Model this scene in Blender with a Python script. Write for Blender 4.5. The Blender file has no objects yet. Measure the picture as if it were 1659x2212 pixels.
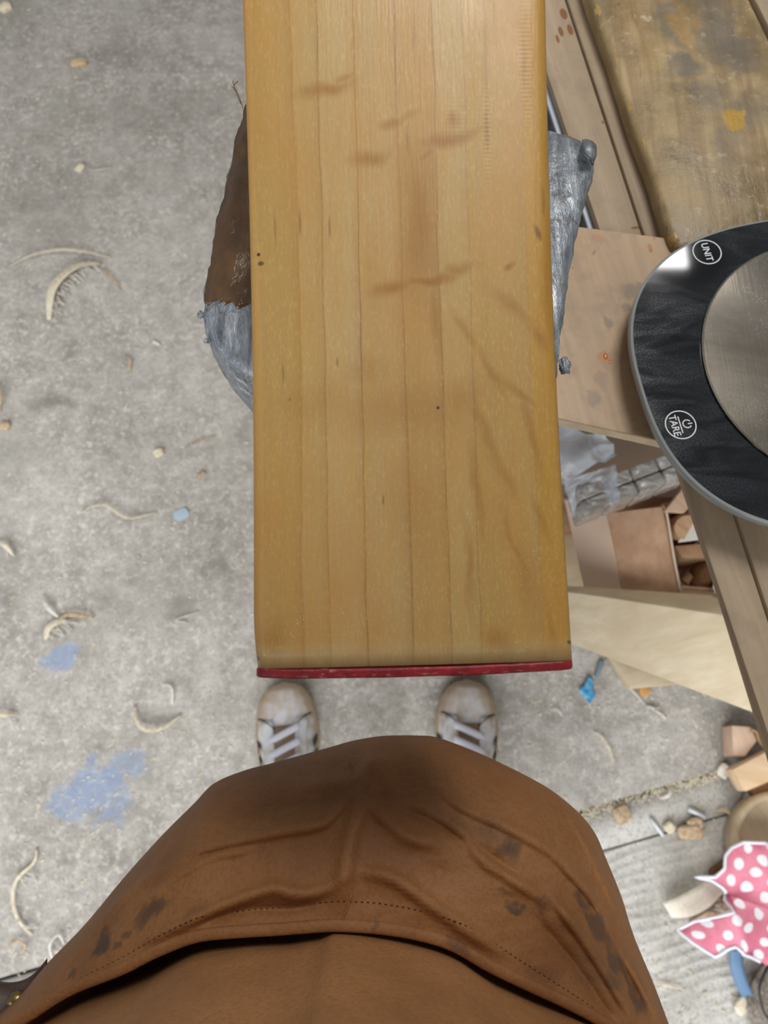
import bpy, bmesh, math, random
from math import sin, cos, pi, radians as R
from mathutils import Vector, Matrix, noise as mnoise
from mathutils.geometry import delaunay_2d_cdt

random.seed(7)
scn = bpy.context.scene
COL = scn.collection

# ------------------------------------------------------------------ camera
TH = R(19.0); CAMZ = 1.45; FPX = 1660.0
cd = bpy.data.cameras.new('camera'); cam = bpy.data.objects.new('camera', cd); COL.objects.link(cam)
cam.location = (0, 0, CAMZ); cam.rotation_euler = (TH, 0, 0)
cd.sensor_fit = 'HORIZONTAL'; cd.sensor_width = 36.0; cd.lens = 36.0 * FPX / 1659.0
cd.clip_start = 0.01
cd.dof.use_dof = True; cd.dof.focus_distance = 0.34; cd.dof.aperture_fstop = 20.0
scn.camera = cam

# ------------------------------------------------------------------ world, lights, exposure
w = bpy.data.worlds.new('world'); scn.world = w; w.use_nodes = True
w.node_tree.nodes['Background'].inputs[0].default_value = (0.93, 0.97, 1.0, 1)
w.node_tree.nodes['Background'].inputs[1].default_value = 0.255

def area(name, loc, target, sx, sy, power, color=(1, 1, 1)):
    l = bpy.data.lights.new(name, 'AREA'); l.shape = 'RECTANGLE'; l.size = sx; l.size_y = sy
    l.energy = power; l.color = color
    o = bpy.data.objects.new(name, l); COL.objects.link(o); o.location = loc
    o.rotation_euler = (Vector(target) - Vector(loc)).to_track_quat('-Z', 'Y').to_euler()
    return o
area('open_doorway_daylight', (-0.6, -2.35, 2.2), (0, 0.1, 0.5), 3.8, 2.1, 150, (0.95, 0.98, 1.0))
area('roof_light', (0.42, 1.0, 2.9), (0.42, 1.0, 0), 0.6, 0.75, 24, (1.0, 0.98, 0.94))
area('roof_light', (0.99, 1.75, 2.9), (0.99, 1.75, 0), 0.13, 0.17, 2.1, (1.0, 0.99, 0.97))
vs = scn.view_settings
vs.view_transform = 'Standard'; vs.look = 'None'; vs.exposure = 0.0; vs.gamma = 1.0; vs.use_curve_mapping = False

# ------------------------------------------------------------------ helpers: points
cT, sT = cos(TH), sin(TH)
def ray(px, py):
    u = (px - 829.5) / FPX; v = (py - 1106) / FPX
    return Vector((u, sT - v * cT, -(cT + v * sT)))
def at(px, py, z=0.0):
    d = ray(px, py); t = (z - CAMZ) / d.z
    return Vector((d.x * t, d.y * t, z))
def dep(px, py, zc):
    return Vector((0, 0, CAMZ)) + ray(px, py) * zc
def proj(p):
    z = p[2] - CAMZ; d = -z * cT + p[1] * sT; up = p[1] * cT + z * sT
    return 829.5 + FPX * p[0] / d, 1106 - FPX * up / d
def polyat(pts, z): return [at(a, b, z) for a, b in pts]
def fbm(p, o=4): return mnoise.fractal(Vector(p), 1.0, 2.0, o)
def catmull(pts, n):
    P = [Vector(p) for p in pts]; P = [P[0] * 2 - P[1]] + P + [P[-1] * 2 - P[-2]]
    dense = []
    for i in range(1, len(P) - 2):
        a, b, c, d = P[i - 1:i + 3]
        for k in range(12):
            t = k / 12
            dense.append(0.5 * ((2 * b) + (c - a) * t + (2 * a - 5 * b + 4 * c - d) * t * t + (3 * b - a - 3 * c + d) * t ** 3))
    dense.append(P[-2])
    L = [0]
    for i in range(1, len(dense)): L.append(L[-1] + (dense[i] - dense[i - 1]).length)
    out = []; j = 0
    for k in range(n):
        s = L[-1] * k / (n - 1)
        while j < len(L) - 2 and L[j + 1] < s: j += 1
        f = (s - L[j]) / max(1e-9, L[j + 1] - L[j]); out.append(dense[j].lerp(dense[j + 1], min(1, f)))
    return out

# ------------------------------------------------------------------ helpers: objects
def link(name, me, mat=None, parent=None, smooth=True):
    o = bpy.data.objects.new(name, me); COL.objects.link(o)
    if mat is not None:
        for m in (mat if isinstance(mat, (list, tuple)) else [mat]): me.materials.append(getattr(m, 'm', m))
    if smooth:
        for p in me.polygons: p.use_smooth = True
    if parent is not None:
        o.parent = parent
        if parent.type == 'EMPTY' and not parent.get('local'): o.location = -parent.location
    return o
def tag(o, label, cat, group=None):
    o['label'] = label; o['category'] = cat
    if group: o['group'] = group
    return o
def thing(name, loc, label, cat, group=None):
    o = bpy.data.objects.new(name, None); COL.objects.link(o); o.location = loc
    o.empty_display_size = 0.03
    return tag(o, label, cat, group)
def struct(o):
    o['kind'] = 'structure'; return o
def from_bm(name, bm, mat, parent=None, smooth=True):
    bmesh.ops.recalc_face_normals(bm, faces=bm.faces)
    me = bpy.data.meshes.new(name); bm.to_mesh(me); bm.free()
    return link(name, me, mat, parent, smooth)
def autosmooth(o, ang=40):
    me = o.data; bm = bmesh.new(); bm.from_mesh(me)
    for e in bm.edges:
        if len(e.link_faces) == 2 and e.calc_face_angle(0) > R(ang): e.smooth = False
    bm.to_mesh(me); bm.free(); return o
def prism_bm(bm, top, thick, bevel=0.0, seg=2, down=None):
    dn = down or Vector((0, 0, -thick))
    vt = [bm.verts.new(p) for p in top]; vb = [bm.verts.new(p + dn) for p in top]
    n = len(top); fs = [bm.faces.new(vt), bm.faces.new(vb[::-1])]
    for i in range(n): fs.append(bm.faces.new((vt[i], vb[i], vb[(i + 1) % n], vt[(i + 1) % n])))
    bmesh.ops.recalc_face_normals(bm, faces=fs)
    if bevel:
        es = set()
        for f in fs: es.update(f.edges)
        bmesh.ops.bevel(bm, geom=list(es), offset=bevel, segments=seg, affect='EDGES', profile=0.5)
def prism(name, top, thick, mat, parent=None, bevel=0.001, seg=2, ang=40):
    bm = bmesh.new(); prism_bm(bm, [Vector(p) for p in top], thick, bevel, seg)
    return autosmooth(from_bm(name, bm, mat, parent), ang)
def grid(name, rows, mat, parent=None, closed=False, thick=0.0, caps=False):
    bm = bmesh.new(); V = [[bm.verts.new(p) for p in r] for r in rows]
    for i in range(len(V) - 1):
        m = len(V[i])
        for j in range(m if closed else m - 1):
            bm.faces.new((V[i][j], V[i][(j + 1) % m], V[i + 1][(j + 1) % m], V[i + 1][j]))
    if caps:
        bm.faces.new(V[0][::-1]); bm.faces.new(V[-1])
    o = from_bm(name, bm, mat, parent)
    if thick:
        m = o.modifiers.new('solid', 'SOLIDIFY'); m.thickness = thick; m.offset = 0
    return o
def tube(name, pts, r, mat, parent=None, n=8, bm=None, flat=1.0):
    own = bm is None
    if own: bm = bmesh.new()
    P = [Vector(p) for p in pts]; rings = []
    for i, p in enumerate(P):
        t = (P[min(i + 1, len(P) - 1)] - P[max(i - 1, 0)]).normalized()
        a = t.cross(Vector((0, 0, 1)))
        if a.length < 1e-4: a = Vector((1, 0, 0))
        a.normalize(); b = t.cross(a).normalized()
        rr = r[i] if isinstance(r, (list, tuple)) else r
        rings.append([bm.verts.new(p + a * rr * cos(2 * pi * k / n) + b * rr * flat * sin(2 * pi * k / n)) for k in range(n)])
    for i in range(len(rings) - 1):
        for k in range(n):
            bm.faces.new((rings[i][k], rings[i][(k + 1) % n], rings[i + 1][(k + 1) % n], rings[i + 1][k]))
    bm.faces.new(rings[0][::-1]); bm.faces.new(rings[-1])
    if own: return from_bm(name, bm, mat, parent)
def inside(p, poly):
    x, y = p; c = False; n = len(poly)
    for i in range(n):
        x1, y1 = poly[i][:2]; x2, y2 = poly[(i + 1) % n][:2]
        if (y1 > y) != (y2 > y) and x < (x2 - x1) * (y - y1) / (y2 - y1) + x1: c = not c
    return c
def sheet(name, poly, step, zf, mat, parent=None, thick=0.002):
    """an irregular cloth-like sheet: polygon (world xy) filled by a fine triangulation, height zf(x,y)"""
    pts = []; n = len(poly)
    for i in range(n):
        a = Vector(poly[i][:2]); b = Vector(poly[(i + 1) % n][:2]); k = max(1, int((b - a).length / step))
        for j in range(k): pts.append(a.lerp(b, j / k))
    nb = len(pts); edges = [(i, (i + 1) % nb) for i in range(nb)]
    xs = [p.x for p in pts]; ys = [p.y for p in pts]
    y = min(ys); r = 0
    while y < max(ys):
        x = min(xs) + (r % 2) * step / 2
        while x < max(xs):
            q = Vector((x, y))
            if inside(q, pts) and min((q - b).length for b in pts[:nb]) > step * 0.5: pts.append(q)
            x += step
        y += step * 0.87; r += 1
    vs_, _, fs, _, _, _ = delaunay_2d_cdt(pts, edges, [], 1, 1e-6)
    me = bpy.data.meshes.new(name); me.from_pydata([(p.x, p.y, zf(p.x, p.y)) for p in vs_], [], fs); me.update()
    o = link(name, me, mat, parent)
    m = o.modifiers.new('solid', 'SOLIDIFY'); m.thickness = thick; m.offset = -1
    return o

# ------------------------------------------------------------------ helpers: materials
def C(r, g, b):
    f = lambda c: (c / 255 / 12.92) if c / 255 <= 0.04045 else ((c / 255 + 0.055) / 1.055) ** 2.4
    return (f(r), f(g), f(b), 1.0)
class Mat:
    def __init__(s, name, base=(0.5, 0.5, 0.5, 1), rough=0.6, **kw):
        s.m = bpy.data.materials.new(name); s.m.use_nodes = True; s.t = s.m.node_tree
        s.b = s.t.nodes['Principled BSDF']; s.set('Base Color', base); s.set('Roughness', rough)
        for k, v in kw.items(): s.set(k.replace('_', ' '), v)
        s._pos = None
    def set(s, k, v):
        i = s.b.inputs[k]
        if isinstance(v, bpy.types.NodeSocket): s.t.links.new(v, i)
        else: i.default_value = v
    def n(s, typ, ins=None, **props):
        nd = s.t.nodes.new(typ)
        for k, v in props.items(): setattr(nd, k, v)
        for k, v in (ins or {}).items():
            if v is None: continue
            if isinstance(v, bpy.types.NodeSocket): s.t.links.new(v, nd.inputs[k])
            else: nd.inputs[k].default_value = v
        return nd
    @property
    def pos(s):
        if s._pos is None: s._pos = s.n('ShaderNodeTexCoord').outputs['Object']
        return s._pos
    def map(s, v=None, loc=(0, 0, 0), rot=(0, 0, 0), sc=(1, 1, 1), typ='POINT'):
        return s.n('ShaderNodeMapping', {0: v or s.pos, 'Location': loc, 'Rotation': rot, 'Scale': sc}, vector_type=typ).outputs[0]
    def noise(s, v=None, scale=5, det=4, rough=0.55, dist=0.0):
        return s.n('ShaderNodeTexNoise', {'Vector': v or s.pos, 'Scale': scale, 'Detail': det, 'Roughness': rough, 'Distortion': dist}).outputs['Fac']
    def noisec(s, v=None, scale=5, det=2):
        return s.n('ShaderNodeTexNoise', {'Vector': v or s.pos, 'Scale': scale, 'Detail': det}).outputs['Color']
    def voro(s, v=None, scale=5, feature='F1', out='Distance', rnd=1.0):
        return s.n('ShaderNodeTexVoronoi', {'Vector': v or s.pos, 'Scale': scale, 'Randomness': rnd}, feature=feature).outputs[out]
    def ramp(s, f, stops, interp='LINEAR'):
        nd = s.n('ShaderNodeValToRGB', {0: f}); cr = nd.color_ramp; cr.interpolation = interp
        stops = sorted(stops, key=lambda q: q[0])
        while len(cr.elements) < len(stops): cr.elements.new(0.5)
        for e, (p, c) in zip(cr.elements, stops):
            e.position = p; e.color = c if not isinstance(c, (int, float)) else (c, c, c, 1)
        return nd.outputs[0]
    def mix(s, f, a, b, blend='MIX'):
        nd = s.n('ShaderNodeMix', data_type='RGBA', blend_type=blend)
        for i, v in ((0, f), (6, a), (7, b)):
            if isinstance(v, bpy.types.NodeSocket): s.t.links.new(v, nd.inputs[i])
            else: nd.inputs[i].default_value = v
        return nd.outputs[2]
    def math(s, op, a, b=None, c=None, clamp=False):
        nd = s.n('ShaderNodeMath', {0: a, 1: b, 2: c}, operation=op); nd.use_clamp = clamp; return nd.outputs[0]
    def vadd(s, a, b, k=1.0):
        sc = s.n('ShaderNodeVectorMath', {0: b, 'Scale': k}, operation='SCALE').outputs[0]
        return s.n('ShaderNodeVectorMath', {0: a, 1: sc}, operation='ADD').outputs[0]
    def sep(s, v=None):
        return s.n('ShaderNodeSeparateXYZ', {0: v or s.pos}).outputs
    def blob(s, cx, cy, rx, ry, ang=0.0, v=None, e0=1.0, e1=0.0):
        m = s.map(v, (cx, cy, 0), (0, 0, ang), (rx, ry, 1e4), 'TEXTURE')
        l = s.n('ShaderNodeVectorMath', {0: m}, operation='LENGTH').outputs['Value']
        return s.n('ShaderNodeMapRange', {0: l, 1: e0, 2: e1, 3: 0.0, 4: 1.0}, interpolation_type='SMOOTHSTEP').outputs[0]
    def blobs(s, lst, v=None, e0=1.0, e1=0.0):
        o = None
        for b in lst:
            k = s.blob(*b[:5], v=v, e0=e0, e1=e1)
            if len(b) > 5: k = s.math('MULTIPLY', k, b[5])
            o = k if o is None else s.math('MAXIMUM', o, k)
        return o
    def bump(s, h, strength=0.3, dist=0.001):
        s.set('Normal', s.n('ShaderNodeBump', {'Height': h, 'Strength': strength, 'Distance': dist}).outputs[0])

def wood(name, c1, c2, c3=None, ang=0.0, sc=1.0, rough=0.6, bump=0.25, tilt=None, dirt=0.0):
    m = Mat(name, rough=rough)
    v = m.map(None, rot=(0, 0, -ang) if tilt is None else tilt)
    v1 = m.map(v, sc=(1, 0.06, 1))
    wv = m.noise(m.map(v, sc=(1, 0.25, 1)), 14 * sc, 3)
    g1 = m.noise(v1, 90 * sc, 5, 0.6, 0.6)
    g2 = m.noise(m.map(v, sc=(1, 0.02, 1)), 420 * sc, 3, 0.6)
    col = m.ramp(m.math('ADD', m.math('MULTIPLY', g1, 0.75), m.math('MULTIPLY', wv, 0.25)), [(0.33, c2), (0.6, c1)])
    if c3: col = m.mix(m.ramp(m.noise(None, 16, 4), [(0.5, 0.0), (0.72, 1.0)]), col, c3)
    col = m.mix(m.ramp(g2, [(0.3, 0.35), (0.5, 0.0)]), col, c2)
    if dirt: col = m.mix(m.math('MULTIPLY', m.ramp(m.noise(None, 45, 5, 0.65), [(0.5, 0.0), (0.68, 1.0)]), dirt), col, C(95, 82, 68))
    m.set('Base Color', col); m.bump(m.math('ADD', g1, g2), bump, 0.0006)
    return m

# ================================================================== STRUCTURE: concrete floor
def floor_mat(name, light, dark, grooved=False):
    m = Mat(name, rough=0.9)
    big = m.noise(None, 3.2, 5, 0.6); mid = m.noise(None, 26, 6, 0.68); fine = m.noise(None, 170, 4, 0.7)
    col = m.ramp(m.math('ADD', m.math('MULTIPLY', big, 0.45), m.math('MULTIPLY', mid, 0.55)), [(0.36, dark), (0.62, light)])
    col = m.mix(m.ramp(fine, [(0.33, 0.55), (0.5, 0.0)]), col, C(118, 112, 102))
    # pale sawdust dusting and tan grit
    dust = m.ramp(m.noise(None, 75, 5, 0.75), [(0.51, 0.0), (0.64, 0.95)])
    col = m.mix(m.math('MULTIPLY', dust, m.ramp(m.noise(None, 7, 4), [(0.35, 0.3), (0.65, 1.0)])), col, C(216, 208, 197))
    spk = m.ramp(m.voro(m.vadd(m.pos, m.noisec(None, 60), 0.01), 85), [(0.09, 1.0), (0.17, 0.0)])
    col = m.mix(m.math('MULTIPLY', spk, 0.45), col, C(150, 128, 98))
    damp = m.ramp(m.noise(None, 5.5, 3), [(0.52, 0.0), (0.7, 0.5)])
    col = m.mix(damp, col, C(146, 142, 130))
    nv = m.vadd(m.pos, m.noisec(None, 22, 4), 0.09); nv = m.vadd(nv, (1, 1, 1), -0.045)
    def B(px, py, rx, ry, a=0, k=1.0):
        q = at(px, py, 0); return (q.x, q.y, rx, ry, a, k)
    blue = m.blobs([B(130, 1430, .045, .026, .2), B(205, 1700, .055, .045, .1), B(285, 1655, .04, .03, 0, .7), B(190, 1640, .02, .02, 0, .8), B(150, 1730, .05, .035, 0, .8), B(240, 1740, .04, .03, 0, .7)], v=nv, e0=1.1, e1=0.55)
    col = m.mix(m.math('MULTIPLY', blue, m.ramp(m.noise(None, 90, 4), [(0.3, 0.75), (0.65, 0.45)])), col, C(128, 152, 190))
    dk = m.blobs([B(110, 870, .06, .03, 0, .55), B(230, 1300, .04, .035, 0, .35), B(830, 1540, .06, .06, 0, .4), B(330, 250, .2, .08, .2, .25), B(260, 110, .1, .05, 0, .3), B(470, 1230, .05, .03, 0, .5), B(400, 1310, .03, .03, 0, .35), B(120, 420, .2, .14, 0, .25), B(1235, 1500, .03, .02, 0, .3)], v=nv, e0=1.2, e1=0.3)
    col = m.mix(dk, col, C(112, 104, 92))
    m.set('Base Color', col)
    m.bump(m.math('ADD', m.math('MULTIPLY', mid, 0.5), fine), 0.55, 0.004)
    return m
M_floor = floor_mat('concrete', C(190, 184, 176), C(140, 133, 125))
M_floor2 = floor_mat('brushed_concrete', C(218, 215, 208), C(186, 183, 176))

# seams run from lower left to upper right on the floor
seamA = [at(1200, 1780), at(1265, 1752), at(1340, 1728), at(1430, 1700), at(1500, 1685), at(1600, 1655)]
dirA = (at(1600, 1655) - at(1265, 1752)).normalized(); norA = Vector((dirA.y, -dirA.x, 0))
baseA = at(1265, 1752); wB = (at(1300, 1840) - baseA).dot(norA)
def FP(a, b): return baseA + dirA * a + norA * b           # along seam, across (towards the viewer)
def slab(name, b0, b1, zf, mat, nx, ny, a0=-4.0, a1=4.0):
    xs = [a0 + (a1 - a0) * i / nx for i in range(nx + 1)]
    rows = [[FP(a, b0 + (b1 - b0) * j / ny) + Vector((0, 0, zf(a, b0 + (b1 - b0) * j / ny))) for a in xs] for j in range(ny + 1)]
    bm = bmesh.new(); V = [[bm.verts.new(p) for p in r] for r in rows]
    for i in range(ny):
        for j in range(nx): bm.faces.new((V[i][j], V[i][j + 1], V[i + 1][j + 1], V[i + 1][j]))
    # skirt: the slab has an edge
    ext = [e for e in bm.edges if len(e.link_faces) == 1]
    r = bmesh.ops.extrude_edge_only(bm, edges=ext)
    for v in [g for g in r['geom'] if isinstance(g, bmesh.types.BMVert)]: v.co.z -= 0.08
    return struct(from_bm(name, bm, mat))
fl = slab('floor', -5.0, -0.004, lambda a, b: 0.0, M_floor, 2, 2)
slab('floor.001', 0.004, wB - 0.002, lambda a, b: -0.001, M_floor2, 2, 2)
def groove(a, b):
    q = b - wB
    wob = 0.010 * mnoise.noise(Vector((a * 6, b * 9, 0))) + 0.003 * mnoise.noise(Vector((a * 25, b * 25, 4)))
    s = sin(2 * pi * (q + wob) / 0.0165); d = 0.0014 * max(-0.4, s) * (0.5 + 0.9 * mnoise.noise(Vector((a * 9, b * 9, 3))))
    return -0.004 + d
slab('floor.002', wB + 0.002, wB + 0.62, groove, M_floor2, 220, 330, -0.5, 0.9)
for a0_, a1_ in ((-4.0, -.502), (.902, 4.0)):
    slab('floor.004', wB + .002, wB + .62, lambda a, b: -.004, M_floor2, 2, 2, a0_, a1_)
slab('floor.003', wB + 0.622, 4.0, lambda a, b: -0.002, M_floor2, 2, 2)

# sawdust packed in the seam and loose grit: nobody could count it
M_dust = Mat('sawdust', C(214, 198, 165), 0.95); M_dust.set('Base Color', M_dust.ramp(M_dust.noise(None, 300, 3), [(0.35, C(196, 178, 146)), (0.6, C(234, 226, 206))])); M_dust = M_dust.m
def chipverts(p, l, wd, h, ang, verts, faces):
    i = len(verts); ca, sa = cos(ang), sin(ang)
    for (x, y, z) in ((-l, -wd * .6, 0), (l, -wd, 0), (l * .8, wd * .7, 0), (-l * .8, wd, 0), (-l * .6, -wd * .2, h), (l * .6, 0, h * .8)):
        verts.append((p.x + x * ca - y * sa, p.y + x * sa + y * ca, p.z + z))
    faces += [(i, i + 1, i + 5, i + 4), (i + 1, i + 2, i + 5), (i + 2, i + 3, i + 4, i + 5), (i + 3, i, i + 4), (i + 3, i + 2, i + 1, i)]
verts = []; faces = []
for k in range(1300):
    t = random.random() * 5; i = min(4, int(t)); p = seamA[i].lerp(seamA[i + 1], t - i)
    p = p + norA * random.gauss(0, 0.0075) * (1.5 - t / 6) + Vector((0, 0, -0.001)); s = random.uniform(.0006, .0017)
    chipverts(p, s * 1.25, s, s * 1.1, random.random() * 6.3, verts, faces)
me = bpy.data.meshes.new('seam_sawdust'); me.from_pydata(verts, [], faces)
o = link('sawdust', me, M_dust, None, False); o['kind'] = 'stuff'; tag(o, 'yellowish sawdust packed along the seam between the concrete slabs', 'sawdust')
verts = []; faces = []
for k in range(12500):
    p = at(random.uniform(-60, 1720), random.uniform(-30, 2260), 0.0)
    if 0.13 < p.x and p.y > 0.2 or p.x > .6 and p.y > 0 or abs(p.x - .07) < .15 and p.y > 1.0: continue
    if abs((p - baseA).dot(norA)) < .03 and abs((p - baseA).dot(dirA)) < .4 or any(abs(p.x - fx) < .085 and -.16 < p.y < .19 for fx in (-.19, .155)): continue
    if mnoise.noise(Vector((p.x * 3, p.y * 3, 2))) < random.uniform(-0.5, 0.3): continue
    s = random.choice([.0004, .0006, .0007, .0009, .0012, .0015, .0019]) ; e = random.choice([1.2, 1.4, 1.8, 2.6])
    z = 0.0004 if (p - baseA).dot(norA) < wB else -0.002
    chipverts(p + Vector((0, 0, z)), s * e, s, s * 0.8, random.random() * 6.3, verts, faces)
me = bpy.data.meshes.new('wood_dust'); me.from_pydata(verts, [], faces)
o = link('wood_flecks', me, M_dust, None, False); o['kind'] = 'stuff'; tag(o, 'fine pale wood flecks scattered over the grey concrete floor', 'wood flecks')

# ================================================================== CRICKET BAT
def cc(px, py, zc): return Vector(((px - 829.5) / FPX * zc, -(py - 1106) / FPX * zc, -zc))
T_ = cc(893, 1437, .254); U_ = cc(852, 0, .2665)
yb = (U_ - T_).normalized(); xb = Vector((1, 0, 0)); xb = (xb - yb * xb.dot(yb)).normalized(); zb = xb.cross(yb)
MC = cam.rotation_euler.to_matrix()
def w_(v): return MC @ v
B0 = Vector((0, 0, CAMZ)) + w_(T_); XB, YB, ZB = w_(xb), w_(yb), w_(zb)
def bat_uv(px, py):
    d = ray(px, py); t = (B0 - Vector((0, 0, CAMZ))).dot(ZB) / d.dot(ZB); q = Vector((0, 0, CAMZ)) + d * t - B0
    return q.dot(XB), q.dot(YB)
bat = thing('cricket_bat', B0, 'honey coloured wooden cricket bat lying face up on the taped vise', 'cricket bat')
bat.rotation_euler = Matrix((XB, YB, ZB)).transposed().to_euler(); bat['local'] = 1
HWB = 0.0538
def bow(y): s = y / .225; return -0.0042 * 4 * s * (1 - s) if s < 1.0 else 0.0042 * 4 * (s - 1) * 0.55
def bat_ring(y, hw, edge, spine, dx=0.0, grow=0.0):
    pts = []; hw += grow; r = 0.0042; zt = lambda x: -0.0013 * (x / hw) ** 2
    for i in range(25):
        x = -hw + r + (2 * hw - 2 * r) * i / 24; pts.append((x, zt(x) + grow * .4))
    for k in range(1, 6): a = pi / 2 * (1 - k / 5); pts.append((hw - r + r * cos(a), -0.0013 - r + r * sin(a) + grow * .4))
    pts.append((hw, -edge + .005)); pts.append((hw - .003, -edge))
    for i in range(1, 12):
        u = 1 - 2 * i / 12; pts.append((u * (hw - .003), -edge - (spine - edge) * (1 - abs(u)) ** 1.25))
    pts.append((-hw + .003, -edge)); pts.append((-hw, -edge + .005))
    for k in range(0, 5): a = pi + -pi / 2 * k / 5; pts.append((-hw + r + r * cos(a), -0.0013 - r + r * sin(a) + grow * .4))
    return [Vector((x + dx, y, z + bow(y))) for x, z in pts]
def hw_at(y): return HWB - 0.0006 * sin(pi * min(1, max(0, y / .225))) - 0.0004 * min(1, y / .225) - (0.0008 * max(0, 1 - y / .02) ** 2)
rows = []
for i in range(90):
    y = 0.56 * i / 89
    k = min(1, y / .05); rows.append(bat_ring(y, hw_at(y), .018 + .013 * k, .022 + .026 * k, dx=0.0007 * max(0, 1 - y / .02) ** 2))
for i in range(1, 14):
    t = i / 13; hw = hw_at(.56) * (1 - t) + .02 * t; hw = .02 + (hw_at(.56) - .02) * math.sqrt(max(0, 1 - t * t)) ; rows.append([Vector((p.x, p.y, p.z)) for p in bat_ring(.56 + .06 * t, hw, .031 - .004 * t, .048 - .02 * t)])

M = Mat('oiled_willow', rough=0.3)
xy = M.sep(); nw = M.noise(M.map(None, sc=(1, .12, 1)), 60, 3); nw2 = M.noise(M.map(None, sc=(1, .5, 1)), 38, 2)
def xl(f, y=0.07): return (f - 0.5) * 2 * HWB
xd = M.math('ADD', xy[0], M.math('ADD', M.math('MULTIPLY', M.math('SUBTRACT', nw, .5), .0035), M.math('MULTIPLY', M.math('SUBTRACT', nw2, .5), .0022)))
fr = M.math('ADD', M.math('MULTIPLY', xd, 1 / (2 * HWB)), 0.5)
lines = [(.045, .35), (.166, .8), (.247, .85), (.363, 1.), (.499, .95), (.618, .95), (.715, .6), (.905, .35)]
bands = [C(178, 146, 90), C(169, 137, 78), C(175, 146, 92), C(179, 150, 99), C(176, 144, 92), C(172, 138, 82), C(174, 144, 88), C(170, 136, 74), C(170, 130, 52)]
st = [(0.0, C(186, 134, 62))]; pos_prev = 0.0
dkc = C(128, 84, 36)
def lerpc(a, b, t): return tuple(a[i] * (1 - t) + b[i] * t for i in range(4))
for i, (f, k) in enumerate(lines):
    b0, b1 = bands[i], bands[i + 1]
    if i: st.append((f - .028, b0))
    st += [(f - .0035, lerpc(b0, dkc, .22 * k)), (f, lerpc(b0, dkc, .92 * k)), (f + .0032, b1)]
st = [s for s in st if s[0] >= 0] + [(1.0, C(188, 138, 52))]
col = M.ramp(fr, st[:32])
fib = M.noise(M.map(None, sc=(1, .05, 1)), 900, 4, .65); fib2 = M.noise(M.map(None, sc=(1, .03, 1)), 260, 4, .6)
col = M.mix(M.ramp(fib, [(.36, .22), (.52, 0.0)]), col, C(166, 120, 60))
col = M.mix(M.ramp(fib2, [(.38, .35), (.55, 0.0)]), col, C(184, 140, 70))
fleck = M.noise(M.map(None, sc=(1, .3, 1)), 1300, 2, .6)
col = M.mix(M.ramp(fleck, [(.52, 0.0), (.72, .25)]), col, C(222, 182, 122))
# broad tone drifts
col = M.mix(M.math('MULTIPLY', M.ramp(M.noise(M.map(None, sc=(1, .45, 1)), 32, 3), [(.42, 0.0), (.68, 1.0)]), .5), col, C(178, 126, 60))
# butterfly stains, knots and grain flames at their places on the blade
dv = M.vadd(M.pos, M.noisec(M.map(None, sc=(1, .6, 1)), 60, 3), .010); dv = M.vadd(dv, (1, 1, 1), -.005)
def bs(px, py, rx, ry, ang=0., k=1.):
    x, y = bat_uv(px, py); s = .259 / 1660; return (x, y, rx * s, ry * s, R(ang), k)
stain = M.blobs([bs(700, 190, 70, 20, 14, .75), bs(735, 160, 28, 14, 20, .6), bs(665, 200, 30, 18, 10, .6), bs(800, 332, 55, 18, 12, .75), bs(850, 258, 24, 14, 10, .7), bs(885, 243, 30, 10, 16, .5),
    bs(965, 290, 75, 16, 14, .9), bs(920, 325, 28, 12, 35, .7), bs(975, 250, 12, 22, -20, .7), bs(905, 470, 55, 190, 0, .75), bs(900, 360, 45, 60, 0, .4), bs(850, 612, 60, 18, 12, .8), bs(930, 590, 70, 16, 10, 1.), bs(990, 570, 40, 16, 12, .7), bs(1105, 565, 16, 10, 30, 1.),
    bs(940, 670, 16, 90, 0, .6), bs(790, 800, 60, 40, 0, .3), bs(870, 880, 210, 60, 0, .35), bs(690, 860, 120, 60, 0, .25), bs(1005, 850, 60, 50, 20, .4),
    bs(1110, 650, 60, 18, -40, .55), bs(1165, 715, 40, 18, -55, .7), bs(1065, 800, 70, 13, -68, .6), bs(1120, 850, 60, 13, -38, .6), bs(1150, 940, 110, 13, -75, .6), bs(1055, 920, 130, 12, -75, .6), bs(1090, 1020, 70, 12, -60, .45), bs(1035, 1050, 130, 12, -86, .5), bs(1010, 1220, 110, 10, -85, .55), bs(1130, 1190, 120, 10, -72, .5), bs(1170, 1120, 60, 9, -78, .5), bs(1080, 1390, 35, 24, -40, .6), bs(1190, 1350, 90, 9, -86, .4), bs(1005, 700, 60, 12, -60, .5), bs(590, 1370, 40, 40, 0, .45), bs(1140, 1250, 90, 30, -85, .35), bs(890, 1100, 60, 130, 0, .22), bs(1200, 600, 20, 220, 0, .45), bs(1197, 330, 12, 120, 0, .4)], v=dv, e0=1.45, e1=0.)
col = M.mix(M.math('MULTIPLY', stain, .95), col, C(146, 96, 30))
dashes = M.blobs([bs(645, 470, 4, 40, 0, .7), bs(710, 480, 4, 32, 0, .6), bs(590, 480, 4, 50, 0, .5), bs(607, 800, 5, 32, 0, .6), bs(727, 775, 4, 14, 0, .7), bs(828, 1080, 3, 16, 0, .8), bs(1168, 490, 9, 24, 20, 1.), bs(1180, 420, 7, 50, 0, .6), bs(945, 885, 5, 5, 0, .0), bs(880, 290, 4, 50, 0, .5), bs(893, 70, 5, 60, 0, .35), bs(1050, 120, 7, 130, 0, .3), bs(1054, 270, 7, 70, 0, .5), bs(1134, 130, 7, 110, 0, .3), bs(622, 857, 3, 5, 0, .9)], e0=1.1, e1=.2)
col = M.mix(M.math('MULTIPLY', dashes, .75), col, C(104, 66, 26))
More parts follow.
